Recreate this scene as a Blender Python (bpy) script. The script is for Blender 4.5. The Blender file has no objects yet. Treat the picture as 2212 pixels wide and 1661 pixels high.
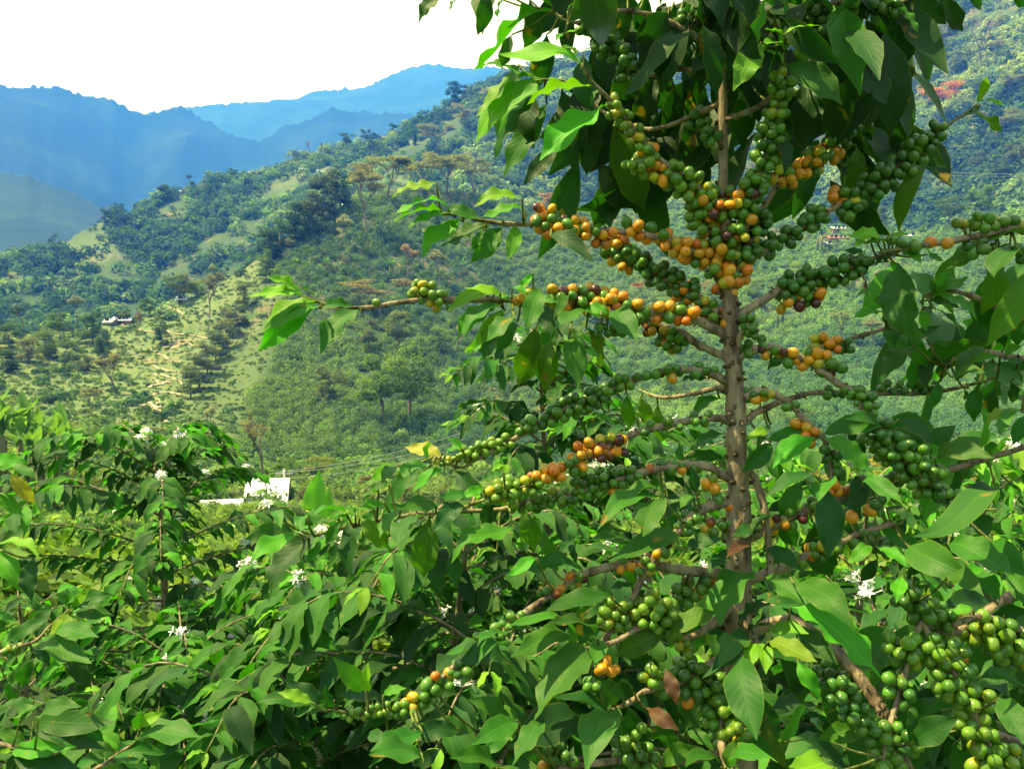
import bpy, math
import numpy as np
rng = np.random.default_rng(11)
R_ = math.radians
sc = bpy.context.scene
COL = bpy.data.collections.new("place"); sc.collection.children.link(COL)
# ------------------------------------------------------------------ camera
F, CX, CY = 1841.0, 1106.0, 830.5          # focal length and centre in units of a 2212-wide frame
PITCH = R_(-4.0)
CAM = np.array([0.0, 0.0, 1.6])
_c, _s = math.cos(PITCH), math.sin(PITCH)
FWD = np.array([0, _c, _s]); UPV = np.array([0, -_s, _c]); RGT = np.array([1.0, 0, 0])
def ray(px, py):
    x = (np.asarray(px, float) - CX) / F; y = (CY - np.asarray(py, float)) / F
    return x[..., None] * RGT + y[..., None] * UPV + FWD
def P(px, py, d):
    return CAM + ray(px, py) * np.asarray(d, float)[..., None]
def proj(p):
    q = np.asarray(p) - CAM
    d = q @ FWD
    return CX + F * (q @ RGT) / d, CY - F * (q @ UPV) / d, d
camd = bpy.data.cameras.new("camera"); cam = bpy.data.objects.new("camera", camd); COL.objects.link(cam)
cam.location = CAM; cam.rotation_euler = (R_(90) + PITCH, 0, 0)
camd.sensor_width = 36; camd.lens = 36 * F / 2212; camd.clip_start = 0.02; camd.clip_end = 30000
sc.camera = cam
def nrm(v):
    v = np.asarray(v, float); return v / (np.linalg.norm(v, axis=-1, keepdims=True) + 1e-12)
# ------------------------------------------------------------------ mesh builder
class MB:
    def __init__(s): s.v=[]; s.q=[]; s.t=[]; s.c=[]; s.u=[]; s.n=0
    def add(s, v, q=None, t=None, c=(1,1,1), u=None):
        v = np.asarray(v, np.float32).reshape(-1,3); k=len(v)
        s.v.append(v)
        if q is not None and len(q): s.q.append(np.asarray(q, np.int64).reshape(-1,4)+s.n)
        if t is not None and len(t): s.t.append(np.asarray(t, np.int64).reshape(-1,3)+s.n)
        c = np.asarray(c, np.float32)
        s.c.append(np.broadcast_to(c, (k,3)) if c.ndim==1 else c)
        s.u.append(np.zeros((k,3),np.float32) if u is None else np.asarray(u,np.float32))
        s.n += k
        return s
    def join(s, o):
        for v,c,u in zip(o.v,o.c,o.u): s.v.append(v); s.c.append(c); s.u.append(u)
        for q in o.q: s.q.append(q+s.n)
        for t in o.t: s.t.append(t+s.n)
        s.n += o.n; return s
    def mesh(s, name, origin=(0,0,0), smooth=True):
        V=np.concatenate(s.v)-np.asarray(origin,np.float32); C=np.concatenate(s.c); U=np.concatenate(s.u)
        Q=np.concatenate(s.q) if s.q else np.zeros((0,4),np.int64); T=np.concatenate(s.t) if s.t else np.zeros((0,3),np.int64)
        me=bpy.data.meshes.new(name)
        me.vertices.add(len(V)); me.vertices.foreach_set("co",V.astype(np.float32).ravel())
        nl=Q.size+T.size; me.loops.add(nl)
        me.loops.foreach_set("vertex_index", np.concatenate([Q.ravel(),T.ravel()]).astype(np.int32))
        me.polygons.add(len(Q)+len(T))
        st=np.concatenate([np.arange(len(Q))*4, Q.size+np.arange(len(T))*3]).astype(np.int32)
        me.polygons.foreach_set("loop_start",st)
        me.polygons.foreach_set("use_smooth",np.full(len(st),smooth))
        a=me.attributes.new("tint","FLOAT_COLOR","POINT"); a.data.foreach_set("color",np.concatenate([C,np.ones((len(C),1))],1).astype(np.float32).ravel())
        a=me.attributes.new("grow","FLOAT_VECTOR","POINT"); a.data.foreach_set("vector",U.astype(np.float32).ravel())
        me.update(calc_edges=True)
        return me
    def build(s, name, mat, parent=None, origin=None, smooth=True):
        org = np.zeros(3) if parent is None and origin is None else (np.array(origin) if origin is not None else np.array(parent["_o"]))
        me=s.mesh(name,org,smooth); me.materials.append(mat)
        o=bpy.data.objects.new(name,me); COL.objects.link(o)
        if parent is not None:
            o.parent=parent
            if origin is not None: o.location=org-np.array(parent["_o"])
        else: o.location=org
        o["_o"]=[float(x) for x in org]
        return o
def thing(name,label,cat,loc,group=None):
    o=bpy.data.objects.new(name,None); o.empty_display_size=.1; COL.objects.link(o)
    o.location=[float(x) for x in loc]; o["_o"]=[float(x) for x in loc]
    o["label"]=label; o["category"]=cat
    if group: o["group"]=group
    return o
def tag(o,label,cat,group=None):
    o["label"]=label; o["category"]=cat
    if group: o["group"]=group
    return o
def kind(o,k): o["kind"]=k; return o
# ------------------------------------------------------------------ node helpers
class NT:
    def __init__(s,nt): s.nt=nt; nt.nodes.clear()
    def n(s,t,ins=None,**kw):
        d=s.nt.nodes.new(t)
        for k,v in kw.items(): setattr(d,k,v)
        for k,v in (ins or {}).items(): s.set(d.inputs[k],v)
        return d
    def set(s,i,v):
        if hasattr(v,"is_output") or v.__class__.__name__.startswith("NodeSocket"): s.nt.links.new(v,i)
        else: i.default_value=v
    def m(s,op,a,b=0.0,c=None,clamp=False):
        d=s.n("ShaderNodeMath",operation=op,use_clamp=clamp); s.set(d.inputs[0],a); s.set(d.inputs[1],b)
        if c is not None: s.set(d.inputs[2],c)
        return d.outputs[0]
    def mr(s,v,a,b,c=0.0,d=1.0,smooth=True):
        x=s.n("ShaderNodeMapRange",interpolation_type='SMOOTHSTEP' if smooth else 'LINEAR')
        for i,w in enumerate((v,a,b,c,d)): s.set(x.inputs[i],w)
        return x.outputs[0]
    def mix(s,f,a,b,bt='MIX'):
        d=s.n("ShaderNodeMix",data_type='RGBA',blend_type=bt); s.set(d.inputs[0],f); s.set(d.inputs[6],a); s.set(d.inputs[7],b); return d.outputs[2]
    def noise(s,vec,scale,detail=3,rough=.55):
        d=s.n("ShaderNodeTexNoise",{"Scale":scale,"Detail":detail,"Roughness":rough}); 
        if vec is not None: s.set(d.inputs["Vector"],vec)
        return d.outputs[0]
    def attr(s,name): return s.n("ShaderNodeAttribute",attribute_name=name)
    def bump(s,h,strength,dist):
        return s.n("ShaderNodeBump",{"Strength":strength,"Distance":dist,"Height":h}).outputs[0]
def mat(name):
    m=bpy.data.materials.new(name); m.use_nodes=True; return m,NT(m.node_tree)
def c4(c): return (c[0],c[1],c[2],1)
def leaf_mat(name, rough=.25, trans=.36, vein=.8, spec=.35):
    m,g=mat(name)
    tint=g.attr("tint").outputs["Color"]; uv=g.n("ShaderNodeSeparateXYZ",{0:g.attr("grow").outputs["Vector"]})
    u,v=uv.outputs[0],uv.outputs[1]
    obj=g.n("ShaderNodeTexCoord").outputs["Object"]
    av=g.m('ABSOLUTE',v)
    n1=g.noise(obj,22,3); n2=g.noise(obj,90,2)
    col=g.mix(g.mr(n1,.3,.75,0,.55),tint,g.mix(1.0,tint,(1.35,1.25,.9,1),'MULTIPLY'))
    # midrib and side veins
    rib=g.mr(av,.02,.075,1,0)
    ph=g.m('SUBTRACT',g.m('MULTIPLY',u,10.5),g.m('MULTIPLY',av,2.2))
    fr=g.m('ABSOLUTE',g.m('SUBTRACT',g.m('FRACT',ph),.5))
    vn=g.mr(fr,.0,.09,1,0)
    pale=g.mix(1.0,tint,(1.9,1.55,1.3,1),'MULTIPLY')
    col=g.mix(g.m('MULTIPLY',rib,.75*vein),col,pale)
    col=g.mix(g.m('MULTIPLY',vn,.10*vein),col,pale)
    col=g.mix(g.mr(av,.88,1.0,0,.28),col,g.mix(.5,tint,(.30,.30,.04,1)))
    # rust spots
    sp=g.mr(g.noise(obj,38,2,.4),.71,.76); col=g.mix(g.m('MULTIPLY',sp,.7),col,(.22,.13,.02,1))
    back=g.n("ShaderNodeNewGeometry").outputs["Backfacing"]
    under=g.mix(1.0,col,(1.4,1.4,1.1,1),'MULTIPLY')
    col2=g.mix(back,col,under)
    h=g.m('ADD',g.m('MULTIPLY',fr,.55*vein),g.m('ADD',g.m('MULTIPLY',n2,.35),g.m('MULTIPLY',rib,-.5)))
    bp=g.bump(h,.26,.0022)
    rg=g.m('ADD',g.m('MULTIPLY',back,.3),g.m('ADD',rough-.06,g.m('MULTIPLY',n1,.16)))
    b=g.n("ShaderNodeBsdfPrincipled",{"Base Color":col2,"Roughness":rg,"Normal":bp,"Specular IOR Level":spec,"Coat Weight":g.m("MULTIPLY",g.m("SUBTRACT",1.0,back),.95),"Coat Roughness":.30,"Coat IOR":1.68})
    tr=g.n("ShaderNodeBsdfTranslucent",{"Color":g.mix(1.0,col,(1.7,2.3,.35,1),'MULTIPLY')})
    o=g.n("ShaderNodeOutputMaterial",{0:g.n("ShaderNodeMixShader",{0:trans,1:b.outputs[0],2:tr.outputs[0]}).outputs[0]})
    return m
def far_leaf_mat(name, rough=.75, trans=.42, objcol=True):
    m,g=mat(name)
    col=g.attr("tint").outputs["Color"]
    if objcol: col=g.mix(1.0,col,g.n("ShaderNodeObjectInfo").outputs["Color"],'MULTIPLY')
    b=g.n("ShaderNodeBsdfPrincipled",{"Base Color":col,"Roughness":rough,"Specular IOR Level":.15})
    tr=g.n("ShaderNodeBsdfTranslucent",{"Color":g.mix(1.0,col,(2.1,2.2,.75,1),'MULTIPLY')})
    g.n("ShaderNodeOutputMaterial",{0:g.n("ShaderNodeMixShader",{0:trans,1:b.outputs[0],2:tr.outputs[0]}).outputs[0]})
    return m
def bark_mat(name,a,b,scale=60,objcol=False):
    m,g=mat(name)
    co=g.n("ShaderNodeTexCoord").outputs["Object"]
    mp=g.n("ShaderNodeMapping",{"Vector":co,"Scale":(1,1,.22)}).outputs[0]
    n=g.noise(mp,scale,5,.65); n2=g.noise(co,scale*.25,3)
    col=g.mix(g.mr(n,.3,.7),c4(a),c4(b)); col=g.mix(g.mr(n2,.55,.75,0,.6),col,(.16,.17,.09,1))
    col=g.mix(1.0,col,g.attr("tint").outputs["Color"],'MULTIPLY')
    bp=g.bump(n,1.0,.009 if scale>20 else .05)
    g.n("ShaderNodeOutputMaterial",{0:g.n("ShaderNodeBsdfPrincipled",{"Base Color":col,"Roughness":.85,"Normal":bp,"Specular IOR Level":.2}).outputs[0]})
    return m
def plain_mat(name,c,rough=.6,scale=3,amt=.3,metal=0.0,tint=False,spec=.4):
    m,g=mat(name)
    co=g.n("ShaderNodeTexCoord").outputs["Object"]
    n=g.noise(co,scale,4)
    col=g.mix(g.m('MULTIPLY',n,amt),c4(c),c4([x*.45 for x in c]))
    if tint: col=g.mix(1.0,col,g.attr("tint").outputs["Color"],'MULTIPLY')
    g.n("ShaderNodeOutputMaterial",{0:g.n("ShaderNodeBsdfPrincipled",{"Base Color":col,"Roughness":rough,"Metallic":metal,"Specular IOR Level":spec}).outputs[0]})
    return m
def fruit_mat():
    m,g=mat("coffee_fruit_skin")
    tint=g.attr("tint").outputs["Color"]; u=g.n("ShaderNodeSeparateXYZ",{0:g.attr("grow").outputs["Vector"]}).outputs[0]
    co=g.n("ShaderNodeTexCoord").outputs["Object"]
    n=g.noise(co,160,3); n2=g.noise(co,420,2)
    col=g.mix(g.mr(n,.35,.7,0,.35),tint,g.mix(1.0,tint,(1.4,1.2,.8,1),'MULTIPLY'))
    col=g.mix(g.mr(n2,.66,.74,0,.4),col,(.16,.11,.03,1))
    col=g.mix(g.mr(u,.02,.055,.9,0),col,(.07,.035,.012,1))
    g.n("ShaderNodeOutputMaterial",{0:g.n("ShaderNodeBsdfPrincipled",{"Base Color":col,"Roughness":g.m('ADD',.22,g.m('MULTIPLY',n,.2)),"Specular IOR Level":.5,"Subsurface Weight":.12,"Subsurface Radius":(.004,.004,.001),"Normal":g.bump(n2,.12,.001)}).outputs[0]})
    return m
M_LEAF=leaf_mat("coffee_leaf"); M_LEAF2=leaf_mat("coffee_leaf_far",.36,.38,.8)
M_FAR=far_leaf_mat("tree_foliage"); M_FRUIT=fruit_mat()
M_BARK=bark_mat("coffee_bark",(.10,.07,.045),(.40,.31,.20)); M_TBARK=bark_mat("tree_bark",(.10,.075,.055),(.27,.23,.18),3.0)
M_FLOWER=plain_mat("white_blossom",(.85,.85,.80),.6,50,.12)
M_BANANA=leaf_mat("banana_leaf",.4,.45,.0)
# ------------------------------------------------------------------ shapes
def catmull(pts,k=5):
    p=np.asarray(pts,float)
    if len(p)<3:
        t=np.linspace(0,1,k+1)[:,None]; return p[0]*(1-t)+p[-1]*t
    e=np.vstack([2*p[0]-p[1],p,2*p[-1]-p[-2]]); out=[]
    for i in range(1,len(e)-2):
        a,b,c,d=e[i-1:i+3]
        for t in np.arange(k)/k:
            out.append(.5*((2*b)+(c-a)*t+(2*a-5*b+4*c-d)*t*t+(3*b-a-3*c+d)*t**3))
    out.append(p[-1]); return np.array(out)
def tube(pts,rad,ns=7,tint=(1,1,1),cap=True,wob=0.0):
    p=np.asarray(pts,float); n=len(p); rad=np.broadcast_to(np.asarray(rad,float),(n,))
    tg=nrm(np.gradient(p,axis=0)); ref=np.array([0,0,1.]) if abs(tg[:,2]).mean()<.8 else np.array([0,1.,0])
    a=nrm(np.cross(tg,ref)); b=np.cross(a,tg)
    th=np.arange(ns)/ns*2*math.pi
    rr=rad[:,None]*(1+wob*rng.normal(size=(n,ns)))
    v=p[:,None]+rr[...,None]*(np.cos(th)[None,:,None]*a[:,None]+np.sin(th)[None,:,None]*b[:,None])
    i=np.arange(n-1)[:,None]*ns; j=np.arange(ns)[None]; k=(j+1)%ns
    q=np.stack([i+j,i+k,i+ns+k,i+ns+j],-1).reshape(-1,4)
    v=v.reshape(-1,3); mb=MB()
    if cap:
        v=np.vstack([v,p[0],p[-1]]); c0=n*ns; jj=np.arange(ns); kk=(jj+1)%ns
        t=np.vstack([np.stack([np.full(ns,c0),kk,jj],-1),np.stack([np.full(ns,c0+1),(n-1)*ns+jj,(n-1)*ns+kk],-1)])
        mb.add(v,q,t,tint)
    else: mb.add(v,q,None,tint)
    return mb
def leaf(P0,P1,W,N,col,nu=9,nv=5,bend=.10,fold=.22,wave=.05,twist=0.0,pet=.04):
    """one arched, folded, wavy-edged leaf from base P0 to tip P1; grow = (along, across, 0)"""
    P0=np.asarray(P0,float);P1=np.asarray(P1,float); X=P1-P0; L=np.linalg.norm(X); X=X/L
    N=N-X*(N@X); N=nrm(N) if np.linalg.norm(N)>1e-3 else nrm(np.cross(X,[.3,.5,.8])); S=np.cross(N,X)
    t=np.linspace(0,1,nu); 
    prof=np.clip((t-pet)/(1-pet),0,1); w=prof**.78*(1-prof)**.82*(1-.45*np.clip((prof-.70)/.22,0,1)); w=w/w.max()*W*.5
    w=np.maximum(w,W*.018)
    v=np.linspace(-1,1,nv)
    ang=twist*(t-.3); ca,sa=np.cos(ang)[:,None],np.sin(ang)[:,None]
    Nt=ca*N-sa*S; St=ca*S+sa*N
    arc=bend*L*(np.sin(math.pi*t**.8)); ctr=P0+X*(L*t)[:,None]+N*arc[:,None]
    f1,ph=rng.uniform(13,24),rng.uniform(0,6.28); hk=rng.normal()*.05*L; ctr=ctr+S*(hk*np.sin(math.pi*t))[:,None]+N*(rng.normal()*.03*L*np.sin(2*math.pi*t))[:,None]
    z=fold*np.abs(v)[None]*w[:,None]+wave*W*np.sin(f1*t[:,None]+ph+1.6*np.sign(v)[None])*(v**2)[None]*np.minimum(1,6*t*(1-t)+.1)[:,None]
    G=ctr[:,None]+St[:,None]*(w[:,None]*v[None])[...,None]+Nt[:,None]*z[...,None]
    u=np.zeros((nu,nv,3),np.float32); u[...,0]=t[:,None]; u[...,1]=v[None]
    i=np.arange(nu-1)[:,None]*nv; j=np.arange(nv-1)[None]
    q=np.stack([i+j,i+j+1,i+nv+j+1,i+nv+j],-1).reshape(-1,4)
    return MB().add(G.reshape(-1,3),q,None,col,u.reshape(-1,3))
def _sphere(ns=12,nr=8):
    ph=np.linspace(0,math.pi,nr+1)[1:-1]; th=np.arange(ns)/ns*2*math.pi
    v=np.stack([np.sin(ph)[:,None]*np.cos(th),np.sin(ph)[:,None]*np.sin(th),np.broadcast_to(np.cos(ph)[:,None],(len(ph),ns))],-1).reshape(-1,3)
    u=np.repeat(ph/math.pi,ns)
    v=np.vstack([v,[0,0,1],[0,0,-1]]); u=np.append(u,[0,1]); n=len(ph)
    i=np.arange(n-1)[:,None]*ns; j=np.arange(ns)[None]; k=(j+1)%ns
    q=np.stack([i+j,i+ns+j,i+ns+k,i+k],-1).reshape(-1,4)
    a=n*ns; j=np.arange(ns); k=(j+1)%ns
    t=np.vstack([np.stack([np.full(ns,a),j,k],-1),np.stack([np.full(ns,a+1),(n-1)*ns+k,(n-1)*ns+j],-1)])
    return v,q,t,np.stack([u,u*0,u*0],-1)
SPH=_sphere(); SPH_LO=_sphere(8,6)
def frame(z):
    z=nrm(z); x=np.cross(z,[.13,.31,.94]); x=nrm(x); return np.stack([x,np.cross(z,x),z],1)
def cherry(c,ax,r,col,lo=False,el=1.16,col2=None):
    v,q,t,u=SPH_LO if lo else SPH
    s=v*np.array([r*rng.uniform(.93,1.04),r*rng.uniform(.93,1.04),r*el]); 
    s=s*(1-.06*(v[:,2:3]>.93))          # small dimple at the tip
    if col2 is not None:
        k=np.clip((u[:,:1]-.35)*2+.5*v[:,:1]*rng.uniform(-1,1),0,1); col=np.asarray(col)*(1-k)+np.asarray(col2)*k
    return MB().add(c+s@frame(ax).T,q,t,col,u)
def quads(C,N,size,asp=1.0,col=(1,1,1)):
    """many small leaf quads: centres C, normals N"""
    n=len(C); N=nrm(N); a=nrm(np.cross(N,rng.normal(size=(n,3)))); b=np.cross(N,a)
    size=np.broadcast_to(size,(n,))[:,None]
    v=np.stack([C-a*size*asp,C-b*size,C+a*size*asp,C+b*size],1).reshape(-1,3)
    q=np.arange(4*n).reshape(-1,4)
    col=np.asarray(col,np.float32); 
    if col.ndim==2: col=np.repeat(col,4,0)
    return MB().add(v,q,None,col)
# ------------------------------------------------------------------ value noise
def _h(i,j,s):
    x=np.sin(i*127.1+j*311.7+s*74.7)*43758.5453; return x-np.floor(x)
def vn(x,y,s=0):
    i,j=np.floor(x),np.floor(y); f,g=x-i,y-j; f=f*f*(3-2*f); g=g*g*(3-2*g)
    return (_h(i,j,s)*(1-f)+_h(i+1,j,s)*f)*(1-g)+(_h(i,j+1,s)*(1-f)+_h(i+1,j+1,s)*f)*g
def fbm(x,y,s=0,o=4):
    r=0;a=.5
    for k in range(o): r=r+a*(vn(x,y,s+k)*2-1); x=x*2.03+7.1; y=y*2.03+3.7; a*=.5
    return r
EXPOSURE=1.15; HAZE_D=.00058; HAZE_COL=(.028,.165,.95,1); HAZE_G=0.0
# ------------------------------------------------------------------ light and air
SUN_AZ, SUN_EL = R_(-92), R_(62)     # azimuth from +Y, negative = left
SUNV = np.array([math.sin(SUN_AZ)*math.cos(SUN_EL), math.cos(SUN_AZ)*math.cos(SUN_EL), math.sin(SUN_EL)])
w=bpy.data.worlds.new("World"); sc.world=w; w.use_nodes=True; g=NT(w.node_tree)
sky=g.n("ShaderNodeTexSky",sky_type='NISHITA',sun_disc=False,sun_elevation=SUN_EL,sun_rotation=SUN_AZ,altitude=1500,air_density=1.2,dust_density=2.0)
co=g.n("ShaderNodeTexCoord").outputs["Generated"]
nz=g.noise(g.n("ShaderNodeMapping",{"Vector":co,"Scale":(1.6,1.6,4.0)}).outputs[0],1.7,5,.55)
cl=g.mr(nz,.30,.46,.25,1.0)
up=g.n("ShaderNodeSeparateXYZ",{0:co}).outputs[2]
cloud=g.mix(g.mr(up,.30,.75),(13.5,14.6,16.5,1),(10.5,11.2,12.4,1))
dt=g.n("ShaderNodeVectorMath",operation='DOT_PRODUCT',inputs_=None) if False else g.n("ShaderNodeVectorMath",operation='DOT_PRODUCT')
g.set(dt.inputs[0],co); g.set(dt.inputs[1],(-.35,.937,0))
cloud=g.mix(g.mr(dt.outputs["Value"],-.25,.55),(6.6,7.3,8.6,1),cloud)      # the sky away from the sun is a deeper blue
g.n("ShaderNodeOutputWorld",{0:g.n("ShaderNodeBackground",{"Color":g.mix(cl,sky.outputs[0],cloud),"Strength":.065}).outputs[0]})
sd=bpy.data.lights.new("sun","SUN"); sd.energy=5.0; sd.angle=R_(.53); sd.color=(1,.97,.92)
so=bpy.data.objects.new("sun",sd); COL.objects.link(so); so.location=(-20,30,60)
from mathutils import Vector
so.rotation_euler=Vector(SUNV).to_track_quat('Z','Y').to_euler()
sc.view_settings.view_transform='Standard'; sc.view_settings.look='None'; sc.view_settings.exposure=EXPOSURE; sc.view_settings.gamma=1
sc.cycles.use_denoising=True
sc.cycles.max_bounces=8; sc.cycles.diffuse_bounces=3; sc.cycles.glossy_bounces=2; sc.cycles.transmission_bounces=4; sc.cycles.volume_bounces=1
sc.cycles.sample_clamp_indirect=4.0
# ------------------------------------------------------------------ the land, one sheet
def tab(s): a=np.array([[float(x) for x in p.split(':')] for p in s.split()]); return lambda px: np.interp(px,a[:,0],a[:,1])
c4f=tab("-1600:760 -400:735 0:716 150:712 300:690 400:648 470:615 530:580 575:545 620:515 690:475 760:432 850:412 1000:415 1200:455 1500:470 1800:490 2000:495 2212:455 2600:400 3800:330")
r4f=tab("-1600:200 0:205 300:215 560:235 850:285 1200:320 1800:300 2212:290 3800:260")
c3f=tab("-1600:620 -300:590 0:562 60:542 150:518 240:462 300:458 350:418 450:385 560:372 640:342 700:318 760:312 830:302 870:282 920:258 960:228 1000:205 1050:185 1200:130 1500:60 1800:0 2000:-70 2212:-150 2600:-240 3800:-300")
r3f=tab("-1600:480 0:500 400:540 700:580 1000:620 1500:700 3800:720")
c2f0=tab("-1600:330 -300:345 0:374 60:385 100:398 160:418 200:436 260:470 330:520 500:600 3800:600")
cBf=tab("-1600:120 -300:150 0:180 20:190 35:192 70:185 100:187 120:182 135:188 165:200 215:206 245:208 265:222 290:232 315:237 340:236 370:230 390:230 410:238 450:262 500:288 560:300 620:272 665:256 715:230 760:238 850:242 950:255 1100:245 1600:240 3800:230")
cAf=tab("-1600:230 0:235 315:242 350:238 400:229 500:225 560:223 640:219 670:205 700:199 750:195 800:187 820:174 860:157 900:145 925:141 950:144 1000:153 1060:152 1200:170 3800:230")
NS=15
def controls(px):
    px=np.asarray(px,float); o=np.ones_like(px)
    c4_,r4,c3,r3=c4f(px),r4f(px),c3f(px),r3f(px); c2=np.where(px<330,np.minimum(c2f0(px),c3+60),c3+60)
    foot=tab("-1600:905 0:925 300:958 600:1000 900:1012 1200:1015 2212:1010 3800:1000")(px)
    r=[.35*o,6*o,20*o,62*o,104*o,r4,r4*1.3,r3,r3*1.35,1350*o,1700*o,2700*o,3100*o,4200*o,5600*o]
    n1=tab("-1600:1300 0:1275 300:1330 1106:1390 2212:1360 3800:1350")(px)
    y=[3200*o+5000,n1,1165*o,1085*o,foot,c4_,c4_+85,c3,c3+190,c2,c2+150,cBf(px),cBf(px)+130,cAf(px),cAf(px)+200]
    return np.array(r),np.array(y)
def TP(px,s,noise=True):
    px=np.atleast_1d(np.asarray(px,float)); s=np.broadcast_to(np.asarray(s,float),px.shape)
    r,y=controls(px); i=np.clip(s.astype(int),0,NS-2); f=s-i; a=np.arange(len(px))
    rr=r[i,a]*(1-f)+r[i+1,a]*f
    d0=ray(px,np.minimum(y[i,a],2600)); d1=ray(px,np.minimum(y[i+1,a],2600))
    e0=d0[:,2]/np.hypot(d0[:,0],d0[:,1]); e1=d1[:,2]/np.hypot(d1[:,0],d1[:,1])
    z0=np.where(i==0,-1.5,r[i,a]*e0); z1=r[i+1,a]*e1
    # straight slopes in world space, eased at the ridges
    near=i<4
    zz=np.where(near,z0*(1-f)+z1*f, rr*(e0*(1-f)+e1*f))
    yy=y[i,a]*(1-f)+y[i+1,a]*f
    d=ray(px,np.clip(yy,-400,1400)); h=nrm(d[:,:2])
    p=np.stack([h[:,0]*rr,h[:,1]*rr,CAM[2]+zz],-1)
    if noise:
        x_,y_=p[:,0],p[:,1]
        k=np.interp(rr,[0,3,20,60,110,300,600,1300,2700,4200],[0,.05,.2,.5,1.2,5,12,26,95,110])
        wl=np.interp(rr,[0,20,110,300,600,1300,2700,4200],[2,5,28,60,110,240,420,600])
        cr=np.clip(np.abs(s-np.round(s))*5,0,1); oncrest=np.isin(np.round(s),[5,7,9,11,13])
        k=k*np.where(oncrest,.22+.78*cr,1)
        p[:,2]+=k*fbm(x_/wl+3,y_/wl+9,3,5)
        rid=1-np.abs(fbm(x_/(wl*1.3)+31,y_/(wl*1.3)+5,8,3))*2.2
        p[:,2]+=k*.55*np.clip(rid,-1,1)*np.where(oncrest,cr,1)*(rr>200)
    return p
def s_at(px,py,lay):
    """row on slope lay (between control lay and lay+1) seen at picture height py"""
    r,y=controls(np.array([float(px)])); a,b=y[lay,0],y[lay+1,0]
    if lay<4:
        ss=np.linspace(lay,lay+1,60); q=proj(TP(np.full(60,float(px)),ss,False))[1]
        return float(ss[np.argmin(np.abs(q-py))])
    ss=np.linspace(lay,lay+1,80); q=proj(TP(np.full(80,float(px)),ss,False))[1]
    return float(ss[np.argmin(np.abs(q-py))])
def on(px,py,lay): return TP([px],[s_at(px,py,lay)])[0]
def at_r(px,r):
    rr,_=controls(np.array([float(px)])); return TP([px],[float(np.interp(r,rr[:,0],np.arange(NS)))])[0]
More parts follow.
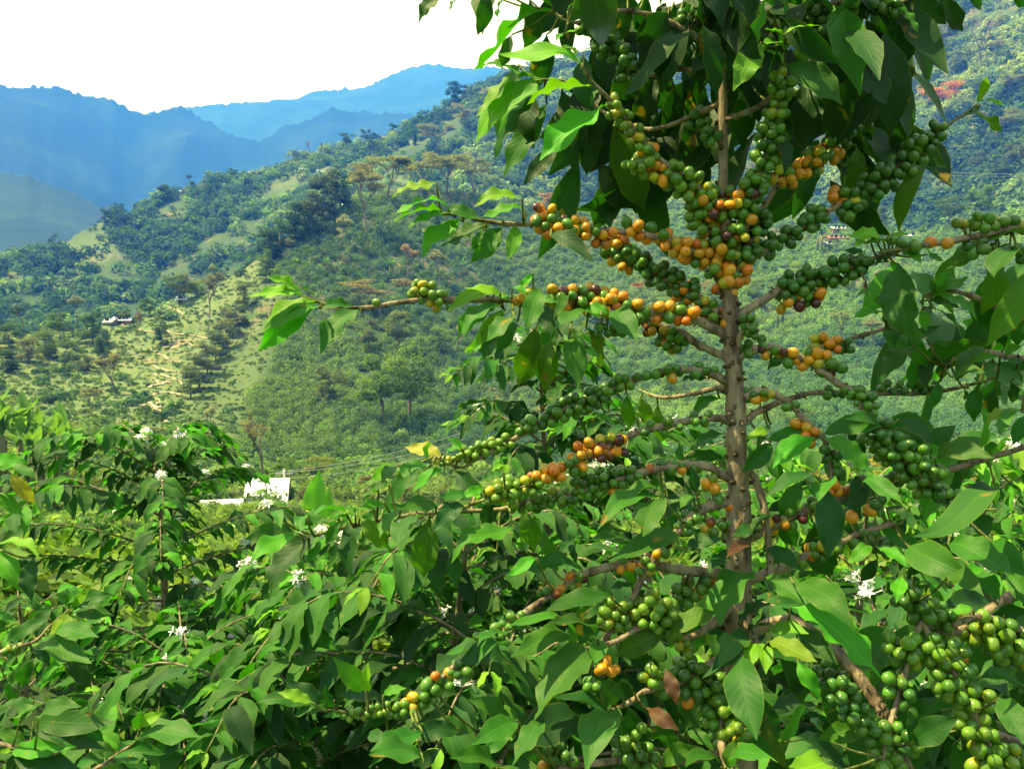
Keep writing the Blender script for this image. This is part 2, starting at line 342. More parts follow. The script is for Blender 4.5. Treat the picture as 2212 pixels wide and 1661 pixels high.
def build_land():
    pxs=np.concatenate([np.linspace(-1600,-60,60,endpoint=False),np.linspace(-60,2280,430,endpoint=False),np.linspace(2280,3800,61)])
    ss=np.unique(np.concatenate([np.linspace(0,4,46),np.linspace(4,5,70),np.linspace(5,6,10),np.linspace(6,7,70),np.linspace(7,8,8),np.linspace(8,9,40),np.linspace(9,10,8),np.linspace(10,11,100),np.linspace(11,12,8),np.linspace(12,13,60),np.linspace(13,14,6)]))
    PX,SS=np.meshgrid(pxs,ss,indexing='ij'); p=TP(PX.ravel(),SS.ravel()).reshape(PX.shape+(3,))
    # tree-covered skylines of the distant ranges
    for k,a in ((7,2.0),(9,5),(11,13),(13,15)):
        j=np.argmin(np.abs(ss-k)); q=p[:,j]; p[:,j,2]+=a*(np.clip(fbm(pxs/9,pxs*0,20+k,3),-.1,1)*1.3+.5*fbm(pxs/2.7,pxs*0,44+k,2))
    az=np.arctan2(p[...,0],p[...,1]); nb=40
    def wrap(col,sgn):
        a0=az[col].mean(); ks=np.linspace(0,1,nb+1)[1:]; out=[]
        for k in ks:
            a=(sgn*math.pi-a0)*k; c,s_=math.cos(a),math.sin(a); q=p[col].copy(); x,y=q[:,0].copy(),q[:,1].copy()
            q[:,0]=x*c+y*s_; q[:,1]=-x*s_+y*c
            rr=np.hypot(x,y); tgt=np.minimum(.22*rr,160)+.02*rr*fbm(q[:,0]/40,q[:,1]/40,5,3); f=min(1,k*2.2); f=f*f*(3-2*f)
            q[:,2]=q[:,2]*(1-f)+f*(tgt if True else 0); out.append(q)
        return out
    L=wrap(0,-1)[::-1]; Rr=wrap(-1,1)
    p=np.concatenate([np.array(L),p,np.array(Rr)],0)
    n,m=p.shape[:2]; i=np.arange(n-1)[:,None]*m; j=np.arange(m-1)[None]
    q=np.stack([i+j,i+m+j,i+m+j+1,i+j+1],-1).reshape(-1,4)
    # close the sheet under the viewer
    # albedo zones: r pasture, g bare soil, b woodland
    PXa=np.concatenate([np.full((nb,m),-1600.),PX,np.full((nb,m),3800.)],0); SSa=np.concatenate([np.repeat(ss[None],nb,0),SS,np.repeat(ss[None],nb,0)],0)
    x_,y_=p[...,0],p[...,1]
    hedge=np.interp(SSa,[4,4.35,4.9,5],[365,425,550,590])
    past=np.clip((hedge-PXa)/14+.3+fbm(x_/9,y_/9,2,3)*1.2,0,1)*np.clip((SSa-3.55)/.5,0,1)*(SSa<5.2)
    strip=np.clip(((hedge+150)-PXa)/50,0,1)*np.clip((SSa-3.7)/.4,0,1)*(SSa<5)*.55
    past=np.maximum(past,strip)
    dry=np.clip(fbm(x_/14+5,y_/14,6,4)*2.2-.15,0,1)*(SSa<7.2)*(SSa>4)*.75
    dry=np.maximum(dry,np.clip(1-np.hypot((PXa-60)/120,(SSa-1.75)/.35),0,1)*1.4)
    dry=np.maximum(dry,np.clip(1-np.hypot((PXa-85)/60,(SSa-.80)/.10),0,1)*2.0)
    grass3=np.clip(fbm(x_/70+1,y_/70+8,12,4)*2.4,0,1)*(SSa>6)*np.where(SSa>7.9,.35,1)
    zone=np.stack([np.clip(np.maximum(past,grass3*.7),0,1),np.clip(dry,0,1),np.clip(1-past-grass3,0,1)],-1).reshape(-1,3)
    m_,g=mat("hillside_ground")
    z=g.n("ShaderNodeSeparateColor",{0:g.attr("tint").outputs["Color"]})
    co=g.n("ShaderNodeTexCoord").outputs["Object"]
    na,nb_,nc,nd=g.noise(co,.035,5,.6),g.noise(co,.35,5,.65),g.noise(co,2.2,4,.65),g.noise(co,.006,5,.6)
    green=g.mix(g.mr(nb_,.3,.7),(.040,.075,.020,1),(.085,.125,.032,1)); green=g.mix(g.mr(nc,.35,.7),green,(.055,.09,.022,1))
    grass=g.mix(g.mr(nb_,.3,.72),(.12,.175,.06,1),(.18,.20,.085,1)); grass=g.mix(g.mr(nc,.4,.72),grass,(.09,.15,.04,1))
    wood=g.mix(g.mr(na,.3,.7),(.028,.062,.022,1),(.055,.10,.035,1)); wood=g.mix(g.mr(nb_,.4,.7),wood,(.03,.055,.02,1))
    soil=g.mix(g.mr(nc,.3,.7),(.22,.15,.085,1),(.33,.25,.14,1))
    fld=g.mix(g.mr(nd,.52,.60),wood,(.062,.10,.035,1))
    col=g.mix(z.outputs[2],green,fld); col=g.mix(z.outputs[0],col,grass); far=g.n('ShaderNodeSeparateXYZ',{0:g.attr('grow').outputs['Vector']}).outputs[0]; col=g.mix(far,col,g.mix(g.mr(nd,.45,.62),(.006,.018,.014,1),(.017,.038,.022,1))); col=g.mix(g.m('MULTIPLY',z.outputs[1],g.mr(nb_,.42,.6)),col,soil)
    h=g.m('ADD',nb_,g.m('MULTIPLY',na,3.0))
    g.n("ShaderNodeOutputMaterial",{0:g.n("ShaderNodeBsdfPrincipled",{"Base Color":col,"Roughness":.95,"Specular IOR Level":.1,"Normal":g.bump(h,.7,.8)}).outputs[0]})
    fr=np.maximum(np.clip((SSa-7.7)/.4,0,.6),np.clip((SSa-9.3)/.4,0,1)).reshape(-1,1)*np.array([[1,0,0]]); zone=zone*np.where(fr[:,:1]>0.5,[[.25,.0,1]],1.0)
    o=MB().add(p.reshape(-1,3),q,None,zone,fr).build("terrain",m_); kind(o,"structure")
    return p
LAND=build_land()
# the air: one even volume round everything
def haze():
    z0=float(LAND[...,2].min())-1.0-.0; z1=float(LAND[...,2].max())+30; x=6200.
    v=np.array([[a,b,c] for c in (z0,z1) for b in (-x,x) for a in (-x,x)])
    q=[[0,2,3,1],[4,5,7,6],[0,1,5,4],[2,6,7,3],[0,4,6,2],[1,3,7,5]]
    m=bpy.data.materials.new("hazy_air"); m.use_nodes=True; g=NT(m.node_tree)
    vol=g.n("ShaderNodeVolumePrincipled",{"Color":HAZE_COL,"Absorption Color":(1,1,1,1),"Density":HAZE_D,"Anisotropy":HAZE_G})
    o_=g.n("ShaderNodeOutputMaterial"); g.nt.links.new(vol.outputs[0],o_.inputs["Volume"])
    o=MB().add(v,q).build("haze",m,smooth=False); kind(o,"stuff"); o["label"]="thin blue air between the near trees and the far mountains"
haze()
# ------------------------------------------------------------------ hillside cover that nobody could count
def jit(n,base,amt=.25,hue=.12):
    k=1+amt*rng.normal(size=(n,1)); return np.clip(np.asarray(base)*k*(1+hue*rng.normal(size=(n,3))),.004,.9)
def clumps(C,Rx,Rz,nq,size,base,flat=.0,amt=.22):
    """leaf quads on rounded plants centred C (m,3) of radius Rx, height Rz; nq quads each; base (m,3) colours"""
    m=len(C); d=rng.normal(size=(m,nq,3)); d=nrm(d); d[...,2]=np.abs(d[...,2])*1.0-.12
    rad=rng.uniform(.62,1.05,(m,nq,1))
    lump=1+.22*np.sin(d[...,0:1]*5+rng.uniform(0,6,(m,1,1)))*np.cos(d[...,1:2]*6+rng.uniform(0,6,(m,1,1)))
    off=d*rad*lump*np.stack([Rx,Rx,Rz],-1)[:,None]
    N=d+rng.normal(size=d.shape)*.28; N[...,2]+=.25
    c=np.repeat(base[:,None],nq,1)*(1+amt*rng.normal(size=(m,nq,1)))
    return quads((C[:,None]+off).reshape(-1,3),N.reshape(-1,3),np.repeat(np.asarray(size),nq)*rng.uniform(.7,1.3,m*nq),.75,np.clip(c.reshape(-1,3),.004,.9))
def pts_on(px,s): return TP(px,s)
def coffee_field():
    # spaced rows of coffee shrubs on the slope across the valley
    mb=MB(); n=13500
    s=rng.uniform(0,1,n)**.75; px=rng.uniform(380,2330,n); s=4.0+s*1.0
    r,_=controls(px); 
    keep=(px-np.interp(s,[4,4.35,4.9,5],[520,560,612,640]))/60+fbm(px/60,s*6,30,2)>0.1
    keep&=rng.random(n)<np.clip(.95+.8*fbm(px/70,s*9,77,3),.25,1)
    px,s=px[keep],s[keep]; C=pts_on(px,s); m=len(C)
    R=rng.uniform(.8,1.45,m); H=R*rng.uniform(1.1,1.55,m)
    k=np.clip(.5+1.3*fbm(C[:,0]/30,C[:,1]/30,60,3),0,1)[:,None]
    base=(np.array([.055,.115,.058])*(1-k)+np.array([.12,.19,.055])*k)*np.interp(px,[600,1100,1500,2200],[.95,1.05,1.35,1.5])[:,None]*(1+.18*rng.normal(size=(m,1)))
    C[:,2]+=H*.25
    d=np.hypot(C[:,0],C[:,1]); 
    for a,b,nq,sz in ((0,150,120,.15),(150,220,80,.18),(220,400,52,.22)):
        i=(d>=a)&(d<b)
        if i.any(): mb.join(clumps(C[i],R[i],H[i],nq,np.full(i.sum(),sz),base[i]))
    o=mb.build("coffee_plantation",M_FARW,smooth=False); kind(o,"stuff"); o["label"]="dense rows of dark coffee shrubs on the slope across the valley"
def scrub(name,label,pxr,sr,n,Rr,hr,cols,nq,sz,keepf=None,power=1.0):
    px=rng.uniform(*pxr,n); u=rng.random(n)**power; s=sr[0]+u*(sr[1]-sr[0])
    if keepf is not None:
        k=keepf(px,s); px,s=px[k],s[k]
    C=pts_on(px,s); m=len(C); R=np.clip(np.mean(Rr)*np.exp(.42*rng.normal(size=m)),Rr[0]*.6,Rr[1]*1.3)*np.clip(1+.5*fbm(C[:,0]/30,C[:,1]/30,41,2),.6,1.6); H=R*rng.uniform(*hr,m)
    k=np.clip(.5+1.5*fbm(C[:,0]/45,C[:,1]/45,90,3)+.25*rng.normal(size=m),0,.999)*(len(cols)-1); i=k.astype(int); f=(k-i)[:,None]; cols=np.array(cols)
    base=(cols[i]*(1-f)+cols[i+1]*f)*(1+.2*rng.normal(size=(m,1)))
    C[:,2]+=H*.3
    o=clumps(C,R,H,nq,np.full(m,sz)*R/np.mean(R),base).build(name,M_FARW,smooth=False); kind(o,"stuff"); o["label"]=label
M_FARW=far_leaf_mat("hillside_foliage",.8,.40,False)
coffee_field()
W1=[(.028,.065,.022),(.055,.12,.032),(.10,.18,.045),(.15,.21,.06)]
scrub("hillside_woodland","mixed woodland and scrub covering the ridge beyond the pasture",(-250,1150),(6.15,7.0),7500,(1.2,4.0),(.8,1.3),W1,64,.52,lambda px,s:rng.random(len(px))<np.clip(.42+1.9*fbm(px/55,s*9,7,3),0.05,1))
scrub("mountainside_woodland","bluish forest and coffee on the mountainside behind the orange-fruited tree",(1000,2450),(6.05,7.0),8500,(1.4,4.6),(.8,1.4),[(.05,.10,.035),(.10,.17,.05),(.16,.24,.07),(.24,.29,.095)],64,.6)
Gc=[(.07,.125,.035),(.115,.165,.05),(.155,.185,.07)]
scrub("pasture_tufts","rough grass tufts and low bushes on the grazed slope",(-150,640),(4.0,5.0),4200,(.2,.5),(.5,.9),Gc,16,.15,lambda px,s:(px<np.interp(s,[4,4.35,4.9,5],[520,560,620,640])),.7)
scrub("pasture_scrub","low green scrub patches on the grazed slope",(-150,640),(4.0,5.0),800,(.5,1.2),(.5,.9),[(.04,.085,.025),(.07,.13,.035),(.10,.15,.05)],50,.22,lambda px,s:(fbm(px/40,s*8,17,3)>.14)&(px<np.interp(s,[4,4.35,4.9,5],[520,560,620,640])))
scrub("valley_scrub","green scrub filling the valley floor below the pasture",(-300,2500),(3.0,4.12),3000,(.4,1.2),(.6,1.0),[(.06,.13,.03),(.10,.18,.045),(.15,.21,.06)],90,.15)
scrub("weeds","low leafy weeds and grass on the near slope",(-700,2900),(.75,3.0),8000,(.12,.34),(.5,.9),[(.06,.14,.02),(.09,.18,.03),(.14,.21,.05)],80,.036,lambda px,s:(np.hypot((px-60)/130,(s-1.75)/.35)+.5*fbm(px/50,s*7,3,2)>1.0)&(np.hypot((px-85)/60,(s-.8)/.1)>.8),.9)
# ------------------------------------------------------------------ single background trees, shrubs, bananas
def limbs(mb,p,d,L,r,lev,spread,nb,tips,up=.25,tint=(1,1,1)):
    q=p+d*L; mid=(p+q)/2+rng.normal(size=3)*L*.05
    mb.join(tube(catmull([p,mid,q],2),np.linspace(r,r*.62,5)[:5] if True else r,5 if lev>1 else 4,tint,False))
    if lev==0: tips.append(q); return
    for k in range(nb):
        a=rng.uniform(0,6.28); e=nrm(d+spread*(np.array([math.cos(a),math.sin(a),0]))+np.array([0,0,up])+.15*rng.normal(size=3))
        limbs(mb,p+d*L*rng.uniform(.65,1.0),e,L*rng.uniform(.55,.85),r*.58,lev-1,spread,nb,tips,up,tint)
def proto(kind_,seed):
    global rng
    keep=rng; rng=np.random.default_rng(seed); W=MB(); C=MB(); tips=[]; z=np.array([0,0,1.])
    def puff(c,rx,rz,n,sz,nz=.6):
        d=nrm(rng.normal(size=(n,3)))*rng.uniform(.45,1.05,(n,1)); d[:,2]=np.where(d[:,2]<-.35,-.35*rng.random(n),d[:,2])
        C.join(quads(c+d*np.array([rx,rx,rz]),d+np.array([0,0,nz])+.5*rng.normal(size=(n,3)),sz*rng.uniform(.6,1.3,n),.7,1+.2*rng.normal(size=(n,1))*np.ones((1,3))))
    if kind_=='umbrella':
        limbs(W,np.zeros(3),nrm(z+.12*rng.normal(size=3)),.42,.022,3,.85,3,tips,.30)
        for t in tips:
            puff(np.array([t[0]*1.15,t[1]*1.15,min(t[2],.97)+.02*rng.normal()]),.14,.035,110,.017,1.2)
    elif kind_=='round':
        limbs(W,np.zeros(3),nrm(z+.08*rng.normal(size=3)),.30,.026,2,.75,3,tips,.5)
        for k in range(17):
            a=rng.uniform(0,6.28); h=rng.uniform(.28,.88); rr=.34*math.sin(math.pi*min(1,(h-.1)/.95))**.6*rng.uniform(.3,1)
            puff(np.array([rr*math.cos(a),rr*math.sin(a),h]),rng.uniform(.10,.19),rng.uniform(.08,.14),210,.020)
    elif kind_=='bushy':
        W.join(tube([[0,0,-.1],[0,0,.5]],[.03,.015],5))
        for k in range(16):
            a=rng.uniform(0,6.28); h=rng.uniform(.06,.82); rr=.36*(1-.5*h)*rng.uniform(.2,1)
            puff(np.array([rr*math.cos(a),rr*math.sin(a),h]),rng.uniform(.12,.22),rng.uniform(.1,.18),190,.022)
    elif kind_=='airy':
        limbs(W,np.zeros(3),nrm(z+.1*rng.normal(size=3)),.40,.02,3,.62,3,tips,.45)
        for t in tips: puff(t,.085,.06,30,.022)
    elif kind_=='bare':
        limbs(W,np.zeros(3),nrm(z+.08*rng.normal(size=3)),.38,.026,4,.62,3,tips,.42)
        for t in tips[::2]: puff(t,.05,.04,5,.016)
    elif kind_=='tall':
        lean=.10*rng.normal(size=2); pts=[[0,0,-.03],[lean[0]*.5,lean[1]*.5,.35],[lean[0],lean[1],.66]]
        W.join(tube(catmull(pts,4),np.linspace(.016,.010,9),6)); b=np.array(pts[-1])
        for k in range(5):
            a=k*1.26+rng.uniform(-.3,.3); limbs(W,b-[0,0,.04],nrm([math.cos(a),math.sin(a),.9]),.14,.008,1,.6,3,tips,.4)
        for t in tips: puff(t,.085,.055,55,.024)
        puff(b+[0,0,.2],.14,.1,120,.024)
    elif kind_=='spire':
        W.join(tube([[0,0,-.05],[0,0,.9]],[.02,.005],5))
        for k in range(14):
            h=.05+k/14*.9; puff(np.array([0,0,h]),.13*(1-h)**.6+.02,.06,60,.03)
    elif kind_=='banana':
        for st in range(3):
            b=np.array([.16*math.cos(st*2.1),.16*math.sin(st*2.1),0])*(st>0); hh=rng.uniform(.42,.55)
            W.join(tube([b-[0,0,.1],b+[0,0,hh*.6],b+[.02,0,hh]],[.04,.032,.02],6,(.8,.9,.45)))
            for k in range(7):
                a=k*2.4+rng.uniform(-.3,.3); e=rng.uniform(.65,1.40); L=rng.uniform(.34,.52)
                d=np.array([math.cos(a)*math.cos(e),math.sin(a)*math.cos(e),math.sin(e)]); p0=b+[0,0,hh]
                bend=-.0; N=nrm(np.cross(np.cross(d,z),d)); p1=p0+d*L+np.array([0,0,-.12*math.cos(e)*2*L])
                C.join(leaf(p0,p1,L*.19,N,np.array([1,1,1])*rng.uniform(.7,1.25),12,5,.14,.3,.16,rng.normal()*.4,.05))
    rng=keep
    return W.mesh("trunk_mesh") , C.mesh("crown_mesh",smooth=kind_=='banana')
PROTO={}
def get(kind_,i):
    if (kind_,i) not in PROTO:
        a,b=proto(kind_,100+i*7+sum(map(ord,kind_))); a.materials.append(M_TBARK); b.materials.append(M_FARB if kind_=='banana' else M_FAR); PROTO[kind_,i]=(a,b)
    return PROTO[kind_,i]
M_FARB=far_leaf_mat("banana_foliage",.45,.4)
NAME=dict(umbrella='umbrella_tree',round='broadleaf_tree',bushy='bushy_tree',airy='airy_tree',bare='bare_tree',tall='tall_tree',spire='spire_tree',banana='banana_plant')
def tree(kd,px,py,h,lay,col,label,group=None,var=None,wide=1.0,cat='tree',bark=(1,1,1),r=None,sink=.0):
    """a tree whose foot is seen at (px,py) on slope lay and that stands h picture units tall"""
    p=at_r(px,r) if r else on(px,py,lay); d=float((p-CAM)@FWD); H=h*d/F
    var=int(rng.integers(0,3)) if var is None else var
    a,b=get(kd,var); root=thing(NAME[kd],label,cat,p-[0,0,sink*H],group); root.rotation_euler=(0,0,float(rng.uniform(0,6.28)))
    root.scale=(H*wide,H*wide,H)
    for nm,me in (("pseudostem" if kd=='banana' else "trunk",a),("crown",b)):
        o=bpy.data.objects.new(nm,me); COL.objects.link(o); o.parent=root; o.color=(*((col if me is b else bark)),1)
    return root
DK=(.026,.058,.022); MD=(.05,.095,.028); LT=(.085,.15,.035); YG=(.14,.19,.035); OL=(.17,.18,.06); TAN=(.20,.16,.07); PALE=(.19,.22,.15); GREY=(.10,.12,.08); ORG=(.40,.17,.07); PNK=(.27,.18,.13); BAN=(.11,.22,.04)
def T(*a,**k): tree(*a,**k)
# flat-crowned trees along the skyline of the coffee slope
T('umbrella',792,530,190,4,(.19,.18,.08),"sparse olive brown tree with tall dark forked trunk behind the hedge corner",var=0,wide=.62)
T('umbrella',838,440,105,4,OL,"flat-crowned olive tree second in the skyline row, beside the sparse brown one","flat-crowned trees above the coffee slope",1,1.25)
T('umbrella',905,428,98,4,(.19,.19,.065),"flat-crowned olive tree in the middle of the skyline row","flat-crowned trees above the coffee slope",2,1.25)
T('umbrella',965,425,105,4,OL,"flat-crowned olive tree with several dark stems just left of the hanging leaves","flat-crowned trees above the coffee slope",0,1.25)
T('umbrella',1030,395,130,6,(.15,.16,.05),"tall umbrella tree with bare dark limbs rising above the skyline row","flat-crowned trees above the coffee slope",1,.9,r=360)
T('umbrella',945,352,70,6,(.15,.15,.05),"small dome of olive foliage behind the skyline row","flat-crowned trees above the coffee slope",2,1.2)
T('umbrella',1005,305,60,6,(.17,.17,.055),"small layered olive tree on the bare ridge flank","flat-crowned trees above the coffee slope",0,1.2)
T('umbrella',825,695,95,4,(.20,.165,.065),"broad tan flat-topped tree amid the coffee shrubs behind the lone green cherries",None,2,1.7)
T('umbrella',1185,470,85,6,(.27,.16,.07),"small rust-tinged tree below the hanging foliage at the foot of the forest",None,1,1.0,r=380)
T('umbrella',2025,290,120,6,ORG,"tree covered in orange blossom on the mountainside",None,0,.85)
T('umbrella',2020,150,105,6,(.15,.16,.06),"largest tan-green umbrella tree high on the mountainside","umbrella trees on the mountainside",1,1.25)
T('umbrella',1975,210,85,6,(.13,.15,.055),"green umbrella tree just above the orange-blossomed one","umbrella trees on the mountainside",2,1.1)
T('umbrella',1935,275,75,6,(.16,.17,.06),"umbrella tree half hidden behind the long dark hanging leaf","umbrella trees on the mountainside",0,1.2)
T('umbrella',1965,380,95,6,(.19,.18,.07),"low spreading tan tree below the orange-blossomed one","umbrella trees on the mountainside",1,1.5)
T('umbrella',2150,330,80,6,(.16,.17,.06),"spreading tan tree between the power line and the bananas","umbrella trees on the mountainside",2,1.4)
T('umbrella',2190,240,75,6,(.14,.16,.055),"umbrella tree at the picture's edge high on the mountainside","umbrella trees on the mountainside",0,1.3)
T('bare',2118,170,115,6,(.24,.20,.14),"pale bare tree with a white trunk on the upper mountainside",None,0,.9,bark=(1.9,1.8,1.6))
T('umbrella',1390,690,60,4,(.28,.14,.08),"reddish flowering tree glimpsed under the middle fruit branch",None,1,1.0)
T('umbrella',1545,680,70,4,(.25,.17,.08),"rusty small tree just left of the main stem",None,2,.9)
# trees of the hedge corner and crest
T('bushy',575,612,78,4,(.075,.13,.03),"bright green column of foliage at the lower end of the hedge corner",None,0,.8)
for px,py,h,c,l in ((578,560,60,DK,"dark bushy tree right above the bright column of the hedge corner"),(605,545,62,MD,"mid green bushy tree at the bend of the hedge corner"),(640,520,68,DK,"rounded dark tree halfway up the hedge above the coffee slope"),(668,505,75,(.06,.08,.03),"brownish dark tree next to the white-crowned tall tree"),(698,478,80,(.055,.075,.028),"large dark tree of the hedge, left of the sparse brown one"),(735,455,70,DK,"dark tree under the sparse brown umbrella crown")):
    T('bushy',px,py,h*1.35,4,c,l,"trees in the dark hedge above the coffee slope",wide=1.0)
T('tall',733,562,88,4,(.26,.27,.20),"slender tree with rounded whitish crown on a bare pole trunk",None,0,.9,bark=(1.6,1.55,1.4))
T('tall',755,625,62,4,(.13,.15,.10),"faint greyish slender tree below the whitish-crowned one",None,1,.8,bark=(1.4,1.4,1.3))
T('airy',876,636,102,4,(.27,.19,.14),"pinkish brown nearly leafless tree among the coffee shrubs",None,0,.75,bark=(1.6,1.4,1.2))
T('round',832,930,168,4,(.115,.19,.04),"bright green tree with leaning pale trunk, wider of the pair",None,0,.95,bark=(1.5,1.5,1.3))
T('round',886,915,190,4,(.105,.175,.04),"taller bright green tree on two pale trunks, right of the pair",None,1,.8,bark=(1.5,1.5,1.3))
T('round',708,885,105,4,(.11,.145,.065),"grey-green round tree left of the bright pair",None,2,.9)
T('round',862,770,100,4,(.12,.155,.06),"olive green round tree above the bright pair",None,0,1.0)
T('round',797,765,85,4,(.12,.14,.07),"pale olive tree with thin whitish trunk under the tan flat crown",None,1,.8,bark=(1.6,1.6,1.5))
T('bare',568,1035,190,4,(.22,.19,.10),"leafless tan tree with twisting limbs above the white roof",None,1,.75,bark=(1.7,1.5,1.15),r=75)
T('round',690,1030,72,3,(.16,.20,.045),"round yellow-green tree in the valley left of the fruit branch",None,1,1.35,r=78)
T('round',620,1012,55,3,(.10,.17,.035),"green rounded shrub tree beside the leafless tan tree",None,2,1.2,r=80)
T('round',190,1000,82,3,(.20,.22,.035),"yellow-green shrub tree right of the banana clump",None,0,1.25,r=60)
T('airy',600,950,50,4,LT,"small light green tree behind the leafless tan tree",None,1,1.2)
T('airy',457,938,78,4,(.27,.28,.21),"small whitish-leaved tree leaning on the open slope",None,1,.9,bark=(1.4,1.4,1.3))
T('airy',332,966,48,4,(.21,.22,.10),"pale yellowish small tree at the foot of the pasture",None,2,1.5)
T('airy',250,835,95,4,(.19,.17,.09),"half-bare tan tree on the lower pasture",None,0,1.15,bark=(1.3,1.2,1.0))
T('airy',198,905,80,4,(.18,.18,.10),"thin pale tree low on the pasture, left of the half-bare tan one",None,2,1.0,bark=(1.3,1.2,1.1))
T('airy',452,690,105,4,(.15,.14,.07),"leaning brown-twigged tree on the upper pasture",None,1,.95)
T('round',388,640,70,4,(.085,.11,.03),"olive tree beside the small tin roof on the pasture crest",None,1,1.25)
T('round',322,660,40,4,(.06,.11,.03),"low green tree at the left end of the pasture crest clump",None,2,1.3)
T('bushy',425,600,38,4,YG,"yellow-green bush on the pasture crest",None,1,1.3)
T('tall',463,590,52,4,PALE,"small pale slender tree standing on the pasture crest",None,2,.8)
T('bushy',348,732,58,4,(.06,.10,.035),"lone dark shrub in the middle of the pasture",None,0,.95)
T('bushy',345,690,25,4,(.07,.12,.035),"small green shrub just above the lone dark one",None,2,1.0)
for k,(px,py,h) in enumerate(((528,676,40),(512,700,42),(497,722,45),(482,746,46),(466,772,48),(448,800,52),(430,828,55),(412,850,48))):
    T('bushy',px,py,h*1.5,4,[(.09,.115,.06),(.075,.105,.05),(.11,.13,.08)][k%3],"grey-green shrub in the slanting hedge across the pasture","shrubs of the slanting hedge",wide=1.05)
# the clump at the left end of the pasture
for kd,px,py,h,c,wd,l in (('tall',168,712,82,(.17,.19,.13),.9,"pale-leaved tall tree rising out of the left clump"),('airy',52,712,62,(.05,.075,.05),1.0,"dark grey-green open tree near the picture's left edge"),
  ('bushy',200,735,75,(.045,.085,.028),1.0,"dark full tree under the white roofs"),('bushy',222,760,70,(.055,.095,.03),.9,"dark green tree at the right end of the left clump"),('round',128,735,70,(.08,.13,.035),1.1,"rounded light green tree in the left clump"),
  ('bushy',150,775,62,(.085,.13,.04),1.2,"wide yellowish green bush low in the left clump"),('bushy',98,762,75,(.10,.15,.045),1.1,"fresh green tree in the middle of the left clump"),('bushy',60,775,60,(.12,.13,.085),1.2,"greyish bush with pale leaves low in the left clump"),
  ('bushy',20,745,60,(.05,.09,.03),1.2,"dark bush cut by the picture's left edge"),('bushy',15,800,62,(.035,.07,.03),1.3,"darkest bush at the lower left end of the clump"),('bushy',185,790,45,(.10,.125,.07),1.3,"pale-tipped bush beneath the dark full tree"),('round',270,690,32,(.09,.12,.03),1.2,"small olive tree right of the white roofs"),('bushy',300,675,20,(.2,.11,.07),1.3,"small reddish bush on the crest right of the white roofs")):
    T(kd,px,py,h,4,c,l,wide=wd)
# trees on the far ridge
RG=((985,232,52,'round',DK,1.1,"largest dark round tree on the highest part of the ridge"),(1008,222,34,'round',DK,1.0,"dark round tree touching the largest one on the ridge"),(930,268,28,'bushy',MD,1.3,"low green clump on the ridge left of the largest tree"),(948,258,22,'bushy',MD,1.2,"small clump of banana-green trees on the ridge shoulder"),
 (850,290,26,'bushy',DK,1.3,"dark bush on the ridge above the earth slip"),(748,318,38,'round',MD,1.3,"domed green tree standing on the ridge"),(790,312,36,'round',(.05,.075,.03),1.0,"taller brown-green tree right of the domed one on the ridge"),(812,312,26,'round',DK,1.2,"dark tree right of the brown-green one on the ridge"),(805,338,32,'round',MD,1.2,"domed tree just below the ridge crest"),
 (668,322,30,'bare',(.16,.10,.09),.9,"brown bare tree on the ridge skyline"),(632,345,24,'airy',DK,.9,"thin open tree on the ridge skyline"),(695,322,18,'spire',DK,1.2,"small conical tree on the ridge skyline"),(896,336,34,'spire',(.018,.045,.02),1.1,"narrow dark cypress-like tree below the ridge"),
 (505,385,26,'round',MD,1.2,"tree on the crest beside the white roof"),(412,392,26,'airy',DK,.9,"flat-topped small tree on the crest left of the red roof"),(417,408,26,'bushy',DK,1.0,"dark bush under the flat-topped small tree"),(352,430,40,'bushy',(.04,.06,.03),1.0,"tall dark clump at the step of the crest"),(372,428,30,'bushy',MD,1.2,"green clump beside the dark one at the step"),
 (258,462,26,'round',DK,1.3,"dark tree where the crest turns down to the left"),(290,445,22,'spire',MD,1.2,"pointed small tree on the left crest"),(228,485,40,'bushy',DK,1.0,"bulky dark tree below the left crest"),(125,498,22,'airy',(.05,.075,.035),1.2,"feathery tree on the lower left crest"),(112,505,18,'round',DK,1.2,"dark small tree beside the feathery one"),
 (487,498,42,'bushy',(.022,.045,.025),.8,"dark oval tree alone on the grassy slope"),(445,445,22,'bushy',DK,1.0,"small dark tree on the grassy slope"),(502,440,18,'bushy',MD,1.0,"small shrub at the top of the grassy slope"),(430,570,24,'bushy',DK,1.2,"dark tree low on the far slope"))
for px,py,h,kd,c,wd,l in RG: T(kd,px,py,h,6,c,l,wide=wd)
T('round',520,545,38,6,(.26,.15,.09),"pinkish flowering tree behind the hedge corner",None,0,1.5,r=330)
T('round',478,540,30,6,(.20,.15,.09),"brownish flowering tree left of the pinkish one",None,1,1.5,r=335)
# clumps and bright trees on the mountainside right
for px,py,h,kd,c,wd,l in ((1240,440,80,'tall',(.10,.13,.06),.8,"tall bamboo-like clump left of the hanging dark leaves"),(1215,430,75,'tall',(.09,.12,.055),.8,"grey-green slender tree beside the bamboo-like clump"),(1300,425,65,'bushy',(.04,.07,.04),1.0,"shaded bushy tree behind the upper cherries"),
 (2120,470,75,'round',(.10,.17,.05),1.1,"light green round tree above the orange cherries by the long white roof"),(2050,480,70,'round',(.08,.125,.05),1.2,"olive round tree behind the long hanging leaf"),(2160,420,60,'bushy',(.05,.085,.035),1.2,"dark bushy tree right of the light green round one"),(2110,395,55,'bushy',(.09,.12,.06),1.3,"pale olive bush below the power line"),(1900,470,50,'round',(.09,.12,.05),1.2,"small round tree behind the drooping green cherries"),
 (2195,400,70,'round',(.10,.12,.05),1.1,"tan-green round tree at the right picture edge below the power line"),(2140,560,60,'round',(.09,.14,.045),1.0,"green round tree under the right-hand fruit branch")):
    T(kd,px,py,h,6 if py<470 else 4,c,l,wide=wd)
